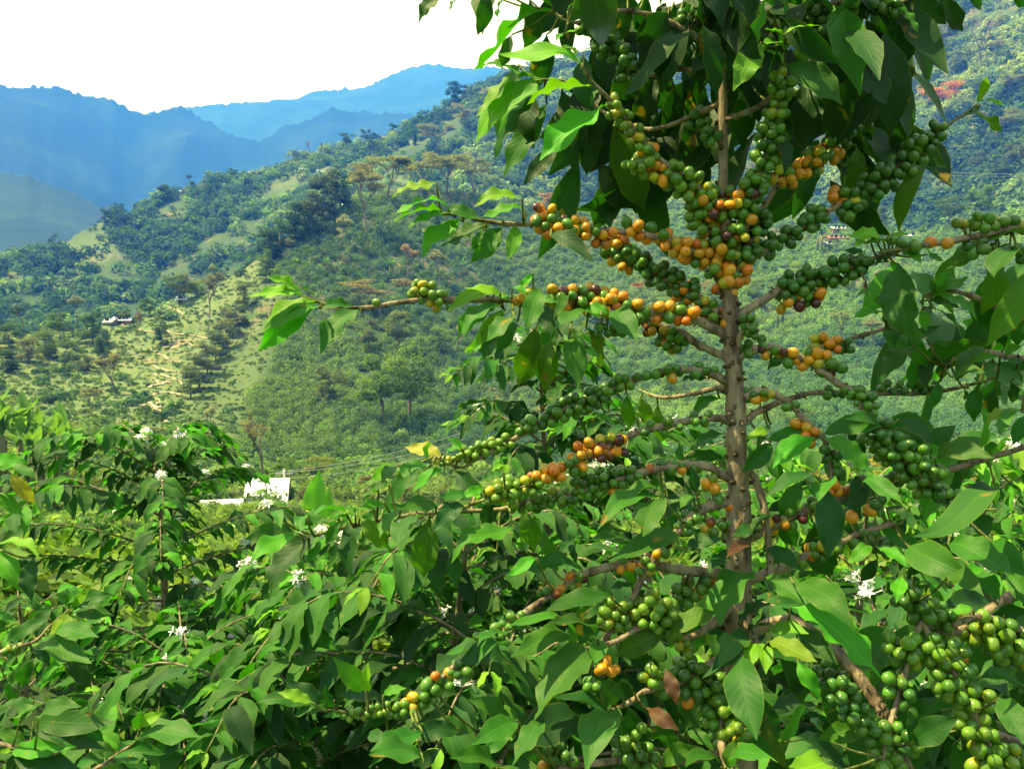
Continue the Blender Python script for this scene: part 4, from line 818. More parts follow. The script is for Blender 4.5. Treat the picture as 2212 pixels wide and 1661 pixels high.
for a in (([(1320,225),(1365,285),(1400,335)],24,20,'N',11),([(1395,335),(1425,375)],12,24,'M',12.5),([(1440,370),(1480,395),(1535,440)],34,30,'g',13.5),([(1360,350),(1385,365)],6,14,'N',12),
 ([(1170,470),(1250,500)],32,26,'X',12),([(1180,490),(1240,505)],14,22,'O',12.5),([(1250,495),(1345,530)],24,20,'O',12.5),([(1300,530),(1360,545)],14,18,'G',12),([(1345,490),(1460,520)],11,22,'O',13),([(1455,530),(1520,560)],13,24,'O',13),
 ([(1345,545),(1400,575),(1500,640)],58,27,'D',12),([(1470,620),(1500,640)],6,24,'O',12),([(1335,560),(1360,570)],8,18,'S',12),
 ([(1535,430),(1545,500),(1560,590)],40,42,'X',13),([(1555,600),(1590,600)],12,34,'O',14),([(1600,410),(1612,480),(1605,560)],40,30,'S',13),([(1640,470),(1612,560)],26,24,'D',12),([(1595,415),(1600,430)],5,16,'O',13),([(1510,440),(1520,500)],14,26,'S',13),
 ([(900,625),(955,655)],17,26,'N',10.5),([(808,652),(812,654)],1,2,'N',10),([(1115,640),(1165,652)],8,20,'M',11.5),([(1190,640),(1330,660)],44,27,'S',13),([(1240,640),(1330,655)],22,26,'O',13.5),([(1345,665),(1400,690)],15,24,'S',13),([(1420,675),(1500,685)],20,22,'O',13.5),([(1518,665),(1560,695)],11,22,'M',12.5),
 ([(1300,715),(1350,715)],9,14,'D',10.5),([(1415,715),(1465,740)],12,24,'S',12),([(1445,738)],2,12,'A',12),
 ([(1295,845),(1385,812)],20,16,'G',11.5),([(1135,925),(1205,892),(1290,855)],38,20,'G',11.5),([(1000,985),(1090,955)],22,17,'g',9.5),([(950,1000),(990,990)],6,10,'N',7),
 ([(1065,1065),(1150,1048)],26,25,'N',11.5),([(1150,1040),(1250,998)],16,21,'M',13),([(1240,985),(1345,945)],14,21,'O',13),([(1345,960),(1300,980)],5,20,'P',12),([(1390,930),(1475,915)],5,15,'G',12),
 ([(1250,1045),(1370,1025)],26,23,'G',11.5),([(1150,1085),(1300,1062)],18,19,'G',10.5),([(1330,1062)],3,10,'O',11.5),([(1405,1015),(1408,1016)],1,2,'O',12.5),([(1155,1092)],1,4,'O',11.5),([(1250,1050)],1,5,'O',11.5),
 ([(1500,1005),(1440,1008)],6,14,'G',11),([(1230,1070),(1100,1095)],16,18,'N',10.5),([(1520,1098),(1460,1150)],8,18,'G',12),([(1440,1170),(1390,1240)],10,20,'S',12),([(1250,1243),(1190,1285)],9,18,'S',12),([(1120,1335),(1040,1390)],14,20,'G',12),([(1690,1125),(1780,1090)],10,18,'S',12),([(1900,1040),(2010,1022)],10,16,'G',11.5),([(1720,1213),(1850,1155)],12,18,'G',12),([(1540,800),(1440,800)],7,14,'G',11),([(1530,905),(1490,908)],5,14,'G',11),([(1650,845),(1610,855)],5,14,'D',11),([(1700,765),(1640,755)],8,16,'S',11.5),([(1535,1045),(1545,1070)],6,14,'M',13),([(1578,1085),(1583,1110)],2,6,'A',14),([(1588,1130),(1560,1140)],5,14,'G',12),([(1535,1140)],3,14,'S',12),
 ([(1690,165),(1684,205),(1672,260)],30,24,'g',12.5),([(1668,270),(1652,340),(1640,400)],36,26,'G',13),([(1690,320),(1655,400)],5,18,'Y',12.5),([(1640,400),(1610,450)],18,24,'D',12.5),
 ([(1870,250),(1800,310)],22,24,'D',11.5),([(1800,320),(1745,355),(1695,390)],36,24,'X',12.5),([(1770,340),(1740,365)],8,24,'O',12.5),([(1815,330)],1,8,'O',13),
 ([(2030,280),(1990,310)],22,20,'D',12.5),([(1985,320),(1925,380),(1870,410)],46,28,'D',13),([(1795,425),(1850,432)],9,18,'O',13),([(1850,425),(1830,460)],12,22,'D',13),([(1765,465),(1740,490)],15,22,'D',13),([(1715,500),(1665,535)],18,22,'D',12.5),
 ([(1695,625),(1760,602),(1865,568)],60,28,'D',12.5),([(1690,655),(1770,640)],18,18,'S',12.5),([(1760,640)],2,8,'A',13),([(1608,690),(1625,720)],7,16,'D',11.5),([(1650,742),(1605,760)],5,14,'G',12),
 ([(1765,733),(1800,745)],7,18,'O',12),([(1790,745),(1830,750)],10,15,'D',11.5),([(1760,780),(1810,795)],10,20,'S',13),([(1700,875),(1720,880)],4,10,'G',11),
 ([(1850,845),(1880,880)],14,18,'G',11.5),([(1890,930),(1950,985)],34,40,'G',12.5),([(1950,980),(2020,1055)],34,38,'G',12.5),([(2020,1060),(2060,1085)],9,20,'G',12),
 ([(1785,848),(1850,846)],10,10,'G',11),([(1895,840),(2030,838)],13,12,'G',10.5),([(1720,910),(1765,950)],9,18,'O',13),([(1700,770),(1745,780)],5,18,'O',13),([(1470,805),(1420,805)],5,14,'S',12),([(1640,860),(1665,850)],3,12,'O',12),([(1480,1008),(1440,1012)],3,12,'O',12),([(1650,1140),(1700,1120)],5,16,'S',13),([(1400,1222),(1330,1225)],5,14,'S',12),([(1740,1195),(1790,1180)],5,16,'O',13),([(1790,975),(1815,1015)],8,14,'D',12.5),([(1800,1060),(1835,1055)],4,14,'A',13.5),([(1838,1117),(1840,1118)],1,2,'A',15),([(1880,1102),(1881,1103)],1,2,'O',17),([(1870,1075),(1905,1095)],5,16,'D',12.5),([(1870,1150),(1905,1190)],10,22,'D',13),
 ([(1310,1325),(1380,1330),(1450,1345)],44,30,'g',14),([(1400,1300),(1450,1320)],12,24,'g',14),([(1465,1285),(1540,1262)],16,24,'G',14),([(1505,1282),(1507,1283)],1,2,'O',17),([(1545,1260)],2,10,'O',14),([(1590,1215),(1600,1260)],5,14,'S',13),
 ([(1300,1435),(1325,1450)],5,15,'O',13.5),([(1270,1465),(1290,1485)],5,14,'G',13),([(1395,1455),(1440,1480)],11,22,'g',13),([(1450,1350),(1480,1400)],8,18,'g',12.5),
 ([(1480,1455),(1530,1490),(1560,1540)],44,42,'G',14.5),([(1550,1540),(1590,1610)],34,36,'g',14.5),([(1490,1400),(1492,1401)],1,3,'O',16),([(1503,1485)],1,5,'O',16),([(1485,1516)],1,4,'O',16),
 ([(1345,1600),(1400,1645)],16,30,'G',14.5),([(1390,1570)],4,14,'G',14),([(1200,1610),(1225,1645)],8,20,'G',13),([(1170,1655)],1,4,'O',15),
 ([(850,1540),(940,1500)],22,20,'G',12),([(880,1510),(900,1515)],4,16,'Y',13),([(745,1545),(840,1532)],14,14,'g',9),([(945,1485),(1010,1435)],20,19,'G',12.5),([(950,1455),(985,1440),(890,1485)],3,12,'O',14),
 ([(1180,1270),(1160,1280)],2,10,'G',11),
 ([(1275,70),(1330,110),(1370,160)],26,34,'D',12.5),([(1480,35),(1540,40)],8,20,'D',12.5),([(1745,30),(1790,60)],14,26,'D',12.5),([(1765,90),(1810,85)],6,16,'D',12.5),([(1845,10),(1930,15)],18,20,'G',12.5),([(1500,250),(1540,310)],10,24,'D',12)):
    C_(a[0],int(a[1]*1.25+.5) if a[1]>3 else a[1],a[2],a[3],a[4]*.92)
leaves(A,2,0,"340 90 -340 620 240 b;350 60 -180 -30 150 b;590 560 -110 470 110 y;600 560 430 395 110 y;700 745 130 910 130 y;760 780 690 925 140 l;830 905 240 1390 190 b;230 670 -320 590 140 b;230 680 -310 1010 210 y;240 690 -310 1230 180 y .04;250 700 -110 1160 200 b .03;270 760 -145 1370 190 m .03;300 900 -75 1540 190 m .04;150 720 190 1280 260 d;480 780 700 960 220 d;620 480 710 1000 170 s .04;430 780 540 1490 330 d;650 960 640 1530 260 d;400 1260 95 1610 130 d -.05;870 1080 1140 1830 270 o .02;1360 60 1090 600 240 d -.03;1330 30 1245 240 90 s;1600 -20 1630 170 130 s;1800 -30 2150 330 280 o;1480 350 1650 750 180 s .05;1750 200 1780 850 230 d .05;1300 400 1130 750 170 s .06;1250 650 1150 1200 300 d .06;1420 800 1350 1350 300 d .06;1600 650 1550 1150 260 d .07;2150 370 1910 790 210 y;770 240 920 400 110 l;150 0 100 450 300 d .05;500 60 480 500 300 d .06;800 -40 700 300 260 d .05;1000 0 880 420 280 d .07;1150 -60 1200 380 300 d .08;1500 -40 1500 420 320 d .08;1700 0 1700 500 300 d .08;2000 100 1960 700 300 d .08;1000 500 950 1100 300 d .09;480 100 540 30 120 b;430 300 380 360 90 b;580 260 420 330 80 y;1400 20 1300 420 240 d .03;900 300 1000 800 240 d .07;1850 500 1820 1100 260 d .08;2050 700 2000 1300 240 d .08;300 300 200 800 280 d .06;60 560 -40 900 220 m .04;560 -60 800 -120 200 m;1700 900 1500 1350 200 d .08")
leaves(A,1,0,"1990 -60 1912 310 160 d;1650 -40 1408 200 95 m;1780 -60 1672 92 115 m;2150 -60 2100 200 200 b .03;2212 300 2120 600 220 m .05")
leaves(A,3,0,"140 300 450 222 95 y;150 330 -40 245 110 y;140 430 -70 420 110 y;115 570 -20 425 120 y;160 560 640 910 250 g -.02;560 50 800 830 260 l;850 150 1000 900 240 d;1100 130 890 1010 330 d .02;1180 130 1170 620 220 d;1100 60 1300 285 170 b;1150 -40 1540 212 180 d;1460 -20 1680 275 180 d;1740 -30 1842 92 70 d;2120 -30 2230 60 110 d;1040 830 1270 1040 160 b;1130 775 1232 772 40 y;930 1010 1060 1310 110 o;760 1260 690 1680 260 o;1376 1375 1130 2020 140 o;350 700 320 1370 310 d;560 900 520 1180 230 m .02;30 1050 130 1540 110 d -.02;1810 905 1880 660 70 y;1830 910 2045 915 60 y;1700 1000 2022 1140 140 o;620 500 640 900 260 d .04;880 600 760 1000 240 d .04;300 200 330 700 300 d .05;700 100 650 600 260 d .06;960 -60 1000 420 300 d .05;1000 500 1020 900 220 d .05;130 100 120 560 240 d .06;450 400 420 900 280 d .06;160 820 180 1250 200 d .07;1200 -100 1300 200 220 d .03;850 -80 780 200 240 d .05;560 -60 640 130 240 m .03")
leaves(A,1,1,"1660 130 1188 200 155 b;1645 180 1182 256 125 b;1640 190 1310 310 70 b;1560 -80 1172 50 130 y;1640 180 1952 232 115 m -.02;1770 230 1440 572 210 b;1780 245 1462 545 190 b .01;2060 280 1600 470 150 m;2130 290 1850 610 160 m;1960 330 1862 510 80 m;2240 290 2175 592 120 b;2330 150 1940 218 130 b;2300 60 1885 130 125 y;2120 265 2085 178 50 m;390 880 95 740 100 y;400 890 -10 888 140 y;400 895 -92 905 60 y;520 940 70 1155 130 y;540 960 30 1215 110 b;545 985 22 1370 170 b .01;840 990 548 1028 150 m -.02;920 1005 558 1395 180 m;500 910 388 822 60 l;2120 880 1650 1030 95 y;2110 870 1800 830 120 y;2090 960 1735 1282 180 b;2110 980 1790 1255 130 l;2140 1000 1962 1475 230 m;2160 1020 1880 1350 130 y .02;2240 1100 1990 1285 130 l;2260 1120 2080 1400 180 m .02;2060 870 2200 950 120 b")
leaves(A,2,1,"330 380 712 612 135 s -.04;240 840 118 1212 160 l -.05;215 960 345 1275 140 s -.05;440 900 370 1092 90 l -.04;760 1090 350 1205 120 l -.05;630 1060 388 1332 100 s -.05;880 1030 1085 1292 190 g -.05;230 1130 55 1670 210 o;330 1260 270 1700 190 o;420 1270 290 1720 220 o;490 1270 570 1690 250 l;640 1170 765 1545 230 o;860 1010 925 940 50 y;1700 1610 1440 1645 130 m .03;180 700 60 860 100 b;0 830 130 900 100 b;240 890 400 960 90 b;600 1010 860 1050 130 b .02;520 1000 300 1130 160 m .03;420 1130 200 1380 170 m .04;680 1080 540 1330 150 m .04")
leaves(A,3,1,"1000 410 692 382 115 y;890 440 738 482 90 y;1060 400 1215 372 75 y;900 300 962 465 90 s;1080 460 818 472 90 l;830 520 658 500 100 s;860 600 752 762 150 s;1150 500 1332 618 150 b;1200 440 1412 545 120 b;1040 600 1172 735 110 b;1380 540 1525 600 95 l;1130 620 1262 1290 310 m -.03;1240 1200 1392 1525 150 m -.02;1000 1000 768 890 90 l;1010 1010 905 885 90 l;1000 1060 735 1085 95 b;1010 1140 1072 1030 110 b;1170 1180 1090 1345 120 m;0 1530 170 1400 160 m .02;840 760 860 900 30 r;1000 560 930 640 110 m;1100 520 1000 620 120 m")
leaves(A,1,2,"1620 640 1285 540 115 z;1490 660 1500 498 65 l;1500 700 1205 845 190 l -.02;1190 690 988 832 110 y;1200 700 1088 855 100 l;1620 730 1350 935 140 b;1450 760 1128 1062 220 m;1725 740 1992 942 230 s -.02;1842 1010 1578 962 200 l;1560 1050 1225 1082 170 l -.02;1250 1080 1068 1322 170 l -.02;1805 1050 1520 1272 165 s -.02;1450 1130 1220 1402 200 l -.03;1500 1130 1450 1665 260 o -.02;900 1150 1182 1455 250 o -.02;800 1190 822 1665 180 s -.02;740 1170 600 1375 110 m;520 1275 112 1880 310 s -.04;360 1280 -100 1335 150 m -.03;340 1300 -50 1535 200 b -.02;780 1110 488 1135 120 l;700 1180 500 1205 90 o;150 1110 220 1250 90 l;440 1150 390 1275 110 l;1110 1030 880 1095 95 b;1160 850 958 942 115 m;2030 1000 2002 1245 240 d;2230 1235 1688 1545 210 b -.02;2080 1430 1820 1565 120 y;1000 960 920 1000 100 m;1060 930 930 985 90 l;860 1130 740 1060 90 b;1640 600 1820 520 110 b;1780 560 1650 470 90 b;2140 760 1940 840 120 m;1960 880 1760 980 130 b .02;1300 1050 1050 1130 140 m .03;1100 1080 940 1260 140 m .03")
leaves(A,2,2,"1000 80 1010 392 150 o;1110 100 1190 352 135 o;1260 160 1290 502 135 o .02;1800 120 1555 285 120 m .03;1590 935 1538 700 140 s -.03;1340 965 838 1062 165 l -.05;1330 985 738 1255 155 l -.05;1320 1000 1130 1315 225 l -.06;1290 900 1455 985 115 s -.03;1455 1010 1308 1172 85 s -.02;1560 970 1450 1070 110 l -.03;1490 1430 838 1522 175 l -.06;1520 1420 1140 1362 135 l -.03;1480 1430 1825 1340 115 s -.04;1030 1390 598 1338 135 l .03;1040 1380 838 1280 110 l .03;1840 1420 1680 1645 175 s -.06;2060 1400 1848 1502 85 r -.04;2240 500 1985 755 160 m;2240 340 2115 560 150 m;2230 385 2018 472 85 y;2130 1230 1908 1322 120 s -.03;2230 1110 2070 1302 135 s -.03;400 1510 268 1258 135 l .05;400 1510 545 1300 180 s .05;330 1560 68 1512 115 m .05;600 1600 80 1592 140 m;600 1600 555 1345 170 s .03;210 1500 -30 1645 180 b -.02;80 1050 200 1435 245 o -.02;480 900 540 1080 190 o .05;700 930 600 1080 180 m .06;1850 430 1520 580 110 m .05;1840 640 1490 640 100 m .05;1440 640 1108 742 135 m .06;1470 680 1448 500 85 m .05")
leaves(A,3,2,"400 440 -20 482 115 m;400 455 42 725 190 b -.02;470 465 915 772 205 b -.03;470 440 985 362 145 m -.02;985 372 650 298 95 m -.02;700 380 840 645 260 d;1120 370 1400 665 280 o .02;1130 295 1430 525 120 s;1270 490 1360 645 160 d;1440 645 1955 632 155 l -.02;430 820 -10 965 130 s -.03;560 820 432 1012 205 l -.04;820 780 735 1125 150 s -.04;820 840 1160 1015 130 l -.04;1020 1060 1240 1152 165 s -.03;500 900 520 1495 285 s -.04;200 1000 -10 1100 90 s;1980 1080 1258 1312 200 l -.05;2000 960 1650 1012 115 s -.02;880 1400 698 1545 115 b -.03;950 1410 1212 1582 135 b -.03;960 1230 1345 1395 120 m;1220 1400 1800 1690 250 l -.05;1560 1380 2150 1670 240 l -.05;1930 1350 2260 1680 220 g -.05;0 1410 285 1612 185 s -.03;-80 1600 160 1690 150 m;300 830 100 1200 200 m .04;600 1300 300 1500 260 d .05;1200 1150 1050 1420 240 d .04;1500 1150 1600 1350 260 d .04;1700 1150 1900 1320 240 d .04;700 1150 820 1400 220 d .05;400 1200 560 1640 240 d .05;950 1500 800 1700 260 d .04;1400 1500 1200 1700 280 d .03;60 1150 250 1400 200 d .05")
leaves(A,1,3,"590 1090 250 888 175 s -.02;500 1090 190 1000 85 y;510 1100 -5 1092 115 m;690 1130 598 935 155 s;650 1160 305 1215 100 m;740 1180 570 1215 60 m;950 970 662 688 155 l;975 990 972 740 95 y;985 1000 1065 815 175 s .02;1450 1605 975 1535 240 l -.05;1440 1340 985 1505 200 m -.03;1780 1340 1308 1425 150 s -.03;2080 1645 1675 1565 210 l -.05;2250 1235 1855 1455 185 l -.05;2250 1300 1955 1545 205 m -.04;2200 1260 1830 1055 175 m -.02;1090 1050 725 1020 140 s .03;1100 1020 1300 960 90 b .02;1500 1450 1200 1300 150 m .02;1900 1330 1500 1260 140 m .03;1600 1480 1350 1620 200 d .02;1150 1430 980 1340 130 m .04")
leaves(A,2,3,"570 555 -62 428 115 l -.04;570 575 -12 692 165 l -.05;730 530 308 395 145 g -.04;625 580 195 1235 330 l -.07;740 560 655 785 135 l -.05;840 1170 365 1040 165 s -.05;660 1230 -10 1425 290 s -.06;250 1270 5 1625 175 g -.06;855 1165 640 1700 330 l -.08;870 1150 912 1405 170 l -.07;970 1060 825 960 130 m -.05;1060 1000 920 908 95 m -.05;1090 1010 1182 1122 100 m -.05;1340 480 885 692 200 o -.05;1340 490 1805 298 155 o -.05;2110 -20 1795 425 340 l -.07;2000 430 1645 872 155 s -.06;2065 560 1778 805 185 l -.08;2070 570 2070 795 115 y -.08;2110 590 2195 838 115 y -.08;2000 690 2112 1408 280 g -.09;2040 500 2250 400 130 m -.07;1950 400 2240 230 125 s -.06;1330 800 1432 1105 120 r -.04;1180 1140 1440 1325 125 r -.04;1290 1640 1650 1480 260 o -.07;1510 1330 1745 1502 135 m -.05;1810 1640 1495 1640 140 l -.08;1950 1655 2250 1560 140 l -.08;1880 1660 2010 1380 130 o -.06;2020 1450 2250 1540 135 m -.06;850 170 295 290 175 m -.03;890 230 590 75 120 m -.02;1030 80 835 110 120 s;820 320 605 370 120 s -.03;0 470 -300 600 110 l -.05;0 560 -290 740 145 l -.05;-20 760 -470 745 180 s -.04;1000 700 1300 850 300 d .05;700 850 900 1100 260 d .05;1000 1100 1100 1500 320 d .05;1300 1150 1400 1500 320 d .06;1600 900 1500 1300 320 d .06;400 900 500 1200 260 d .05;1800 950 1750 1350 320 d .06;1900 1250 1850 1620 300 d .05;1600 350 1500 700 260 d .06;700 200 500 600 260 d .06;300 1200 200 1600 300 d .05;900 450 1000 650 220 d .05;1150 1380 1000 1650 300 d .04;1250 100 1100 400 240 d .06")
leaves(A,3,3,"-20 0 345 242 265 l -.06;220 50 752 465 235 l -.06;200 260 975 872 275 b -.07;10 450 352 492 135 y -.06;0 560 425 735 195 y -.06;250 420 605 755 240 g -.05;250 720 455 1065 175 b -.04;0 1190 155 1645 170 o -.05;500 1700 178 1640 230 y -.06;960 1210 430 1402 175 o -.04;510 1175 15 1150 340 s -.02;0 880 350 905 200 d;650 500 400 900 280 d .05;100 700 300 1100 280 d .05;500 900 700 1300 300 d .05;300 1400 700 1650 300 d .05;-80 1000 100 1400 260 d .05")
# more leaves over and behind the top, out of the frame: they shade the dark heart of the crown
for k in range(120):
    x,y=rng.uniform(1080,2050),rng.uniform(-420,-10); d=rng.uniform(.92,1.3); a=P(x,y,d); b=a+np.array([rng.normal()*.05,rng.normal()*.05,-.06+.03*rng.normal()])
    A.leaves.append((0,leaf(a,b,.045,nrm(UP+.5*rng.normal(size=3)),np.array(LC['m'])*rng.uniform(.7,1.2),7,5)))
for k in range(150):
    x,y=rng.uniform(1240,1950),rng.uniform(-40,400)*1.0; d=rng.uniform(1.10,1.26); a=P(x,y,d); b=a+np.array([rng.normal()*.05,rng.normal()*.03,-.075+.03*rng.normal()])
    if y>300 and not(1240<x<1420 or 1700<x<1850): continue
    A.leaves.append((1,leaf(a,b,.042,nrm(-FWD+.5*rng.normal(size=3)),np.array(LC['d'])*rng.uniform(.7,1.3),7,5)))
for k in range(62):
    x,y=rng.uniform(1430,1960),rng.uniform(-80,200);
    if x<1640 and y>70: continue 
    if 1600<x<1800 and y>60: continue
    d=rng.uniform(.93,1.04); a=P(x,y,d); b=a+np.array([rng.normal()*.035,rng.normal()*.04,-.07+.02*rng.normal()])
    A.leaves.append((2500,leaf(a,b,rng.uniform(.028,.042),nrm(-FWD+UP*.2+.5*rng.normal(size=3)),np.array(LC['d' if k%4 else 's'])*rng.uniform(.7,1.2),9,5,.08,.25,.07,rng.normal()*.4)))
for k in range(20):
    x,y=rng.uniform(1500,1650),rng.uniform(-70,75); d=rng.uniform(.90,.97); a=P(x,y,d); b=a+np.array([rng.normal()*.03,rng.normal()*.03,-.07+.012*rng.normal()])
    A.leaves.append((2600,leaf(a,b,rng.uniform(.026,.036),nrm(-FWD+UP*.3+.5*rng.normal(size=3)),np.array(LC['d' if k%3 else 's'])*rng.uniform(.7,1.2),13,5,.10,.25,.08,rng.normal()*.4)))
A.finish()
# ---- the plant whose branches reach in from the right
G1=at_r(2420,1.0); Bp=Plant("coffee plant on the right whose loaded branches reach in past the picture edge",G1,2)
trunk(Bp,[(2390,100),(2400,500),(2410,900),(2420,1300),(2430,1700)],.98,[.009,.012,.015,.018,.024],G1)
B=Bp.branch
B([(2395,470),(2300,480),(2212,490),(2060,520),(1960,535),(1905,545)],.98,.97,.006,.002)
B([(2400,720),(2300,700),(2212,690),(2100,640),(2030,625),(1995,640)],.98,1.05,.005,.0018)
B([(2405,850),(2300,800),(2180,770),(2100,760),(2040,790)],.98,1.02,.005,.002)
B([(2415,1250),(2300,1260),(2180,1290),(2064,1363),(1984,1333),(1976,1300)],.98,.92,.006,.004)
B([(1990,1340),(1977,1375),(1950,1470),(1925,1560),(1905,1650)],.92,.89,.0034,.0026)
B([(1992,1342),(2017,1387),(2060,1450),(2110,1550),(2150,1640)],.92,.88,.0034,.0026)
B([(2420,1400),(2300,1380),(2200,1360),(2120,1330),(2060,1350)],.98,.91,.006,.003)
B([(2425,1600),(2300,1600),(2200,1600),(2100,1560)],.98,.9,.006,.003)
for a in (([(2060,485),(2130,480),(2212,485)],26,16,'g',13.5),([(2000,520),(2050,528)],6,10,'O',12.5),([(1935,520),(1985,525)],5,12,'G',13),([(2100,530),(2212,550)],10,18,'D',13),
 ([(1935,1400),(1990,1405),(2070,1420)],34,34,'g',15),([(2040,1395),(2080,1440)],12,26,'G',14.5),([(2090,1350),(2200,1385)],30,34,'g',15.5),([(2150,1400),(2212,1430)],10,26,'g',15.5),([(2074,1415),(2076,1416)],1,2,'O',16),([(2035,1480),(2130,1515)],28,30,'g',15),([(1930,1460),(1960,1525)],18,26,'G',13.5),([(1880,1580),(1965,1600)],18,28,'G',14),([(1890,1640),(1950,1655)],12,22,'g',14),
 ([(2085,1555),(2140,1600)],20,32,'g',14.5),([(2120,1640),(2200,1640)],20,34,'g',15.5),([(1790,1450),(1850,1540)],26,28,'D',13),([(1945,1285),(2040,1340)],22,30,'D',14)):
    Bp.cluster(a[0],a[1],a[2],a[3],a[4])
leaves(Bp,3,1,"2300 380 1512 682 255 o -.04;1890 490 1840 1065 170 o -.03;2300 640 1885 1335 210 o -.04;2190 540 1948 742 200 g -.02;2300 800 2130 1055 150 m -.03;1420 900 1732 728 130 b;1430 890 1572 678 90 b;1440 880 1410 748 80 l;1310 950 1665 1002 150 m;1450 1010 1692 1325 220 m;1330 1020 1370 1205 150 b;1480 880 1805 1105 200 b;1880 880 1965 858 90 y;1280 1345 1028 1592 200 g;1275 1390 1240 1705 190 m .02;1360 1250 1190 1315 100 l;1410 1300 1572 1335 115 m;1450 1420 1378 1710 200 s .02;1860 1340 1618 1625 175 g;1760 290 1798 178 70 b;1800 900 1980 1250 200 m .03;2100 900 1990 1300 220 d .04;2000 1050 2050 1340 200 d .04;1900 1150 1840 1330 160 d .03;2212 950 2150 1350 200 d .03;1600 1420 1500 1640 180 m .02;2050 1400 2200 1330 150 b;2212 1450 2050 1520 160 m;1700 1500 2000 1420 140 b;1950 1480 2200 1640 160 m .01;1600 1600 1880 1560 130 l")
leaves(Bp,3,2,"1830 -10 1780 325 200 m;1960 40 1900 345 190 d;1470 -10 1420 215 110 m;2190 220 1885 358 95 y;2200 245 1998 435 95 l;2250 265 2115 525 130 m;2100 -20 2120 160 180 d;1700 40 1690 150 90 m")
leaves(Bp,3,3,"1160 -10 1108 225 145 b -.04;1250 -10 1565 142 165 m -.04;1570 -10 1865 165 165 l -.05;1790 -10 2005 205 175 l -.05;2100 -20 2250 260 210 l -.05;2050 190 1475 265 260 d -.02;2260 290 1745 335 130 d -.02;1770 275 1558 332 95 b .02;1265 1440 1655 1195 205 s -.05;1260 1440 1218 1145 155 s -.04;1480 1340 1655 1475 130 s;2000 1045 2205 1445 205 l -.06;1050 880 935 1015 200 s .03;1270 1045 1470 995 150 s .02;1820 880 2230 945 115 m .02;540 1420 625 1335 120 l .03;1500 1150 1300 1500 300 d .05;1900 1100 1850 1400 300 d .05;1700 500 1800 850 300 d .06;1950 450 2000 800 320 d .06;1200 600 1300 950 280 d .07;900 1350 1000 1640 300 d .06;1600 1450 1750 1650 300 d .06;2100 700 2150 1000 300 d .06;1400 250 1350 550 240 d .06;2000 1450 2000 1660 260 d .05;900 1000 800 1300 260 d .06;1150 1250 1300 1650 260 d .06")
for k in range(150):
    x,y=rng.uniform(1700,2300),rng.uniform(1330,1720); d=rng.uniform(1.15,1.5); a=P(x,y,d); b=a+np.array([rng.normal()*.05,rng.normal()*.05,-.05+.04*rng.normal()])
    Bp.leaves.append((1,leaf(a,b,.045,nrm(UP-.5*FWD+.5*rng.normal(size=3)),np.array(LC['m' if k%3 else 's'])*rng.uniform(.7,1.2),7,5)))
for k in range(50):
    x,y=rng.uniform(1930,2260),rng.uniform(520,1000); d=rng.uniform(1.02,1.4); a=P(x,y,d); b=a+np.array([rng.normal()*.04-.02,rng.normal()*.03,-.05+.035*rng.normal()])
    if x<2010 and rng.random()<.6: continue
    Bp.leaves.append((1500,leaf(a,b,.04,nrm(UP*.7-.6*FWD+.5*rng.normal(size=3)),np.array(LC['mlslbm'[k%6]])*rng.uniform(.75,1.2),9,5,.1,.25,.08,rng.normal()*.4)))
Bp.finish()
# ---- plant at the left edge, and the fronds along the bottom
G2=at_r(-240,1.45); E=Plant("coffee plant at the left edge with big soft-focus leaves hanging into view",G2,3)
trunk(E,[(-230,800),(-225,1100),(-230,1400),(-235,1700)],1.35,[.008,.011,.014,.017],G2)
B=E.branch
B([(-225,1000),(-120,975),(-40,985),(5,1005)],1.35,1.30,.005,.0018)
B([(-228,1180),(-120,1175),(-40,1185),(10,1190)],1.35,1.2,.005,.0018)
B([(-230,1420),(-120,1420),(-20,1415),(20,1400),(75,1385),(110,1350),(150,1316)],1.35,1.45,.005,.0017)
B([(-232,1560),(-120,1600),(-30,1600),(60,1622),(120,1630)],1.35,1.2,.005,.0018)
B([(-232,1640),(0,1700),(140,1690),(215,1656),(250,1631),(292,1601),(302,1574)],1.35,1.25,.005,.0016)
leaves(E,0,2,"-60 620 255 672 120 b;-60 710 345 852 135 l;-60 790 232 985 260 s;90 770 305 1025 115 z;-50 950 205 1135 230 b .03;-60 1390 335 1495 110 y -.02;-90 1440 175 1790 310 b -.02")
leaves(E,0,3,"300 -170 275 205 140 s;600 285 485 138 135 l;620 265 772 98 75 y;630 280 975 150 130 m;640 305 985 335 115 m;600 260 690 128 110 l;430 360 45 562 100 m;420 510 725 358 130 y;470 500 855 520 135 l;330 560 795 745 170 l -.02;590 590 795 965 170 d -.02;230 600 435 765 175 s;150 300 -10 482 170 s;290 1245 1005 1252 200 m;330 1235 705 1118 145 l;170 1235 335 1105 200 l;280 1330 905 1485 175 s;80 1510 665 1462 155 b;120 1520 725 1670 205 s;-30 1330 245 1465 220 o;100 1520 -10 1500 90 y;970 1545 1435 1522 155 m;1165 1420 1745 1382 205 l;1210 1310 1405 1165 125 y;1160 1410 1015 1520 140 l;1200 1320 1222 1148 125 l;300 700 200 960 200 m .05;60 900 180 1100 200 m .03;0 1120 330 1180 220 m .04;900 1560 600 1680 200 m .02;1000 1600 1300 1690 160 b;700 1300 900 1420 150 m .03;150 380 -60 320 150 l .03")
E.cluster([(15,1410),(40,1405)],7,12,'g',8)
E.finish()
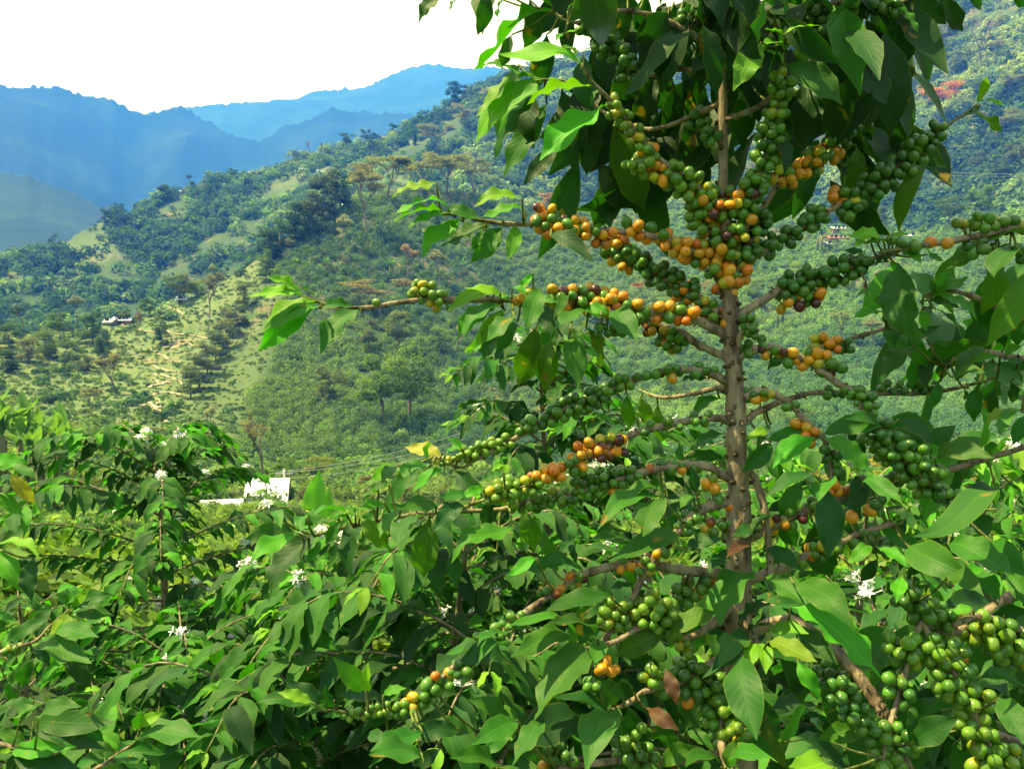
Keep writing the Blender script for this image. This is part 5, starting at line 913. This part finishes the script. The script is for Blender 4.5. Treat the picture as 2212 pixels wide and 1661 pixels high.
# ---- generic flowering / fruiting bushes a few metres off
def bush(label,px,py,d,H,Rm,seed,mixk="mlmsbg",levels=13,leafL=.105,flower=.0,fruit=0.0,tipcol='y',bare=.45,first=.02,group=None,maxn=100,lean=(0,0),dens=1.0):
    global rng
    keep=rng; rng=np.random.default_rng(seed)
    top=P(px,py,d); foot=at_r(px,float(np.hypot(top[0],top[1]))); foot[0]=top[0]+lean[0]; foot[1]=top[1]+lean[1]
    pl=Plant(label,foot,seed,group); zf=min(foot[2],top[2]-H); foot=np.array([foot[0],foot[1],min(foot[2],top[2]-H*.8)])
    q=catmull([top,top*.6+foot*.4+rng.normal(size=3)*[.02,.02,0],foot-[0,0,.1]],8); n=len(q)
    pl.trunk=tube(q,np.linspace(.004,.022,n)*(1+.08*rng.normal(size=n)),8,(1,1,1),True,.04)
    pl.root.location=[float(a) for a in foot]; pl.root["_o"]=[float(a) for a in foot]
    Lc=np.r_[0,np.cumsum(np.linalg.norm(np.diff(q,axis=0),axis=1))]
    hs=first+np.linspace(0,1,levels)**1.15*(H*.9)
    a0=rng.uniform(0,3.14)
    for li,h in enumerate(hs):
        p=np.array([np.interp(h,Lc,q[:,k]) for k in range(3)]); f=h/H
        a0+=1.5708+rng.normal()*.25
        for sgn in (0,math.pi):
            if li>2 and rng.random()<.08: continue
            az=a0+sgn+rng.normal()*.12; L=Rm*(1-math.exp(-8*(f+.05)))*rng.uniform(.75,1.1)
            rise=.75*(1-min(1,f*1.6))+.12; hd=np.array([math.cos(az),math.sin(az),0])
            pts=[p,p+hd*L*.35+UP*L*rise*.35,p+hd*L*.7+UP*(L*rise*.5),p+hd*L+UP*(L*rise*.42-.10*L)]
            b=pl.branch(None,0,0,.0032+.004*f,.0014,np.array(pts),scar=d<2.6)
            qq=b['q']; S=np.r_[0,np.cumsum(np.linalg.norm(np.diff(qq,axis=0),axis=1))]; tot=S[-1]
            s_=tot; k=0; inner=tot*bare*min(1,f*2)
            while s_>inner:
                c=np.array([np.interp(s_,S,qq[:,m]) for m in range(3)]); i=min(len(qq)-2,int(np.searchsorted(S,s_)-1)); i=max(i,0); t=nrm(qq[i+1]-qq[i]); sd=nrm(np.cross(t,UP)); age=min(1,k/2.5)
                for w_ in (-1,1):
                    if rng.random()>dens: continue
                    LL=leafL*.9*(.5+.55*age)*rng.uniform(.7,1.2)
                    dr=nrm(t*(.75 if k else 1.0)+sd*w_*(.85 if k else .35)+UP*(.25-.85*age+rng.normal()*.28))
                    kk=tipcol if age<.35 else ('b' if age<.65 and rng.random()<.5 else mixk[rng.integers(0,len(mixk))])
                    N=UP+.35*(sd*w_+t)+.25*rng.normal(size=3)+(.9*nrm(SUNV+nrm(CAM-c)) if rng.random()<.3 else 0); col=np.clip(np.array(LC[kk])*rng.uniform(.75,1.25)*(1+.08*rng.normal(size=3)),.004,.8)
                    c1=c+dr*LL+UP*(-.10*LL*age)
                    x_,y_,dd=proj((c+c1)/2); inn=(-10<x_<2222 and -10<y_<1671)
                    pl.leaves.append(((LL*F/dd)**2 if inn else 0,leaf(c,c1,LL*rng.uniform(.31,.41),N,col,11,5,rng.uniform(.07,.20),rng.uniform(.15,.4),rng.uniform(.06,.13),rng.normal()*.4)))
                s_-=rng.uniform(.024,.040); k+=1
            # bare inner part: blossoms or young fruit at the nodes
            for s2 in np.arange(tot*.12,tot*.85,.04):
                c=np.array([np.interp(s2,S,qq[:,m]) for m in range(3)])
                if rng.random()<flower: pl.flower(c+UP*.008,rng.uniform(.018,.034),int(rng.integers(5,13)))
                elif rng.random()<fruit:
                    for _ in range(int(rng.integers(4,9))):
                        e=nrm(rng.normal(size=3)); r=rng.uniform(.0045,.0066); col=np.array(FC['G' if rng.random()<.9 else 'O'])*rng.uniform(.8,1.2)
                        pl.fruit.append((r*r/d/d,cherry(c+e*r*1.7,e,r,col,True)))
    rng=keep; pl.finish(M_LEAF2,maxn); return pl
bush("flowering coffee bush left of the white roof, with a bare lower stem and starry blossoms",335,975,3.1,1.05,.62,21,"msdmgsb",22,.112,.10,.02,'b',.2)
bush("low glossy coffee bush beneath the flowering bush, drooping towards the bottom left",395,1385,2.5,.9,.60,22,"mmslgb",14,.115,.04,.02,'y',.35)
bush("small coffee bush in the bottom left with reddish soil showing beside it",40,1300,3.6,.7,.38,23,"mlbgs",9,.11,.05,.0,'y',.4)
bush("glossy dark coffee bush standing right behind the middle fruit branches",1165,745,2.9,1.25,.42,24,"mmsdgs",19,.12,.04,.02,'y',.15)
bush("white-flowering coffee bush in the lower middle, left of the drooping long branch",790,1205,2.4,.9,.60,25,"mlsmgb",14,.12,.16,.03,'y',.35)
bush("coffee bush with large hanging leaves under the long left branch",1010,1140,2.0,.9,.55,26,"msldmg",14,.12,.06,.05,'y',.35)
bush("white-blossomed coffee bush directly behind the main stem's lower part",1390,965,2.7,1.1,.62,27,"mslmgb",15,.12,.14,.02,'y',.3)
bush("coffee bush with yellowish shoots behind the dense green cherry cluster on the right",1880,1035,2.8,1.1,.65,28,"blmygs",15,.115,.12,.0,'y',.3)
bush("sunlit coffee bush near the right edge behind the bare sloping branch",2130,1000,3.2,1.2,.65,29,"blmylg",15,.115,.10,.0,'y',.3)
bush("coffee bush filling the bottom middle beneath the small yellow cherry cluster",1090,1400,1.75,.7,.50,30,"msdlmg",12,.12,.05,.12,'y',.3)
bush("coffee bush at the bottom edge between the left fronds and the fruit branch",640,1480,2.0,.7,.55,31,"mdslmg",12,.12,.04,.0,'y',.3)
bush("shaded coffee bush low in the right corner behind the big green clusters",1900,1330,2.0,.9,.55,32,"dmsmlg",13,.12,.06,.03,'b',.3)
bush("coffee bush low behind the main stem among the bottom fruit",1450,1260,1.9,.8,.5,33,"dmsmg",13,.12,.05,.03,'b',.3)
bush("leafy coffee bush in shade just above the bottom left corner",215,1530,2.3,.55,.45,34,"mslgb",12,.115,.03,.0,'y',.35)
for k,(x,y,d,h,c) in enumerate(((215,1125,9.5,1.4,"dsmm"),(30,1120,11,1.5,"dsm"),(610,1175,6.0,1.1,"mlsb"),(790,1130,8.5,1.2,"mbl"),(930,1125,6.5,1.1,"mls"),(1080,1080,6.0,1.2,"msd"),(1300,1110,5.0,1.1,"mlsb"),(1560,1110,5.5,1.2,"mbls"),(1720,1080,4.6,1.2,"blm"),(2060,1130,6.0,1.3,"blm"),(2190,1110,4.4,1.2,"blms"),(520,1310,4.0,.9,"mls"))):
    bush("coffee bush farther down the slope, partly hidden by the nearer bushes",x,y,d,h,.62,80+k,c,12,.13,.04,0,'y',.25,group="coffee bushes farther down the slope",maxn=0)
# ---- broad banana leaves standing between the bushes, left of the drooping branch
def banana_near(label,px,py,d,spec,seed):
    global rng
    keep=rng; rng=np.random.default_rng(seed); top=P(px,py,d); foot=at_r(px,float(np.hypot(top[0],top[1])))
    root=thing("banana_plant",label,"banana plant",foot)
    tube(catmull([foot-[0,0,.2],(foot*.4+top*.6)+[.02,0,0],top],5),np.linspace(.11,.05,11),10,(.75,.95,.4)).build("pseudostem",M_BARK,root)
    for x0,y0,x1,y1,w,b in spec:
        A_=P(x0,y0,d); B_=P(x1,y1,d+rng.uniform(-.3,.3)); W=w*d/F
        N=nrm(-FWD+UP*.3+.3*rng.normal(size=3)); lf=leaf(A_,B_,W,N,np.array([.075,.20,.03])*b,22,9,.04,.18,.05,.15,.02)
        o=lf.build("leaf",M_BANANA,root,origin=A_)
        tube(catmull([top,(top+A_)/2,A_,(A_+B_)/2+N*.02*0],4),np.linspace(.03,.012,13),6,(.6,1.0,.35)).build("leaf_stalk",M_BARK,root)
    rng=keep
banana_near("banana plant with upright broad leaves beside the white-roofed house",680,1190,11.0,[(678,1180,672,1035,42,1.0),(690,1150,690,1012,46,1.1),(655,1230,690,1080,40,.9),(700,1180,712,1050,34,.95),(640,1240,600,1150,40,.8),(730,1200,770,1090,34,.8)],61)
banana_near("banana plant with long torn leaves low between the left bushes",560,1260,7.5,[(560,1260,600,1130,70,1.0),(545,1280,520,1170,60,.9),(590,1290,640,1190,60,.95),(520,1300,440,1230,60,.85)],62)
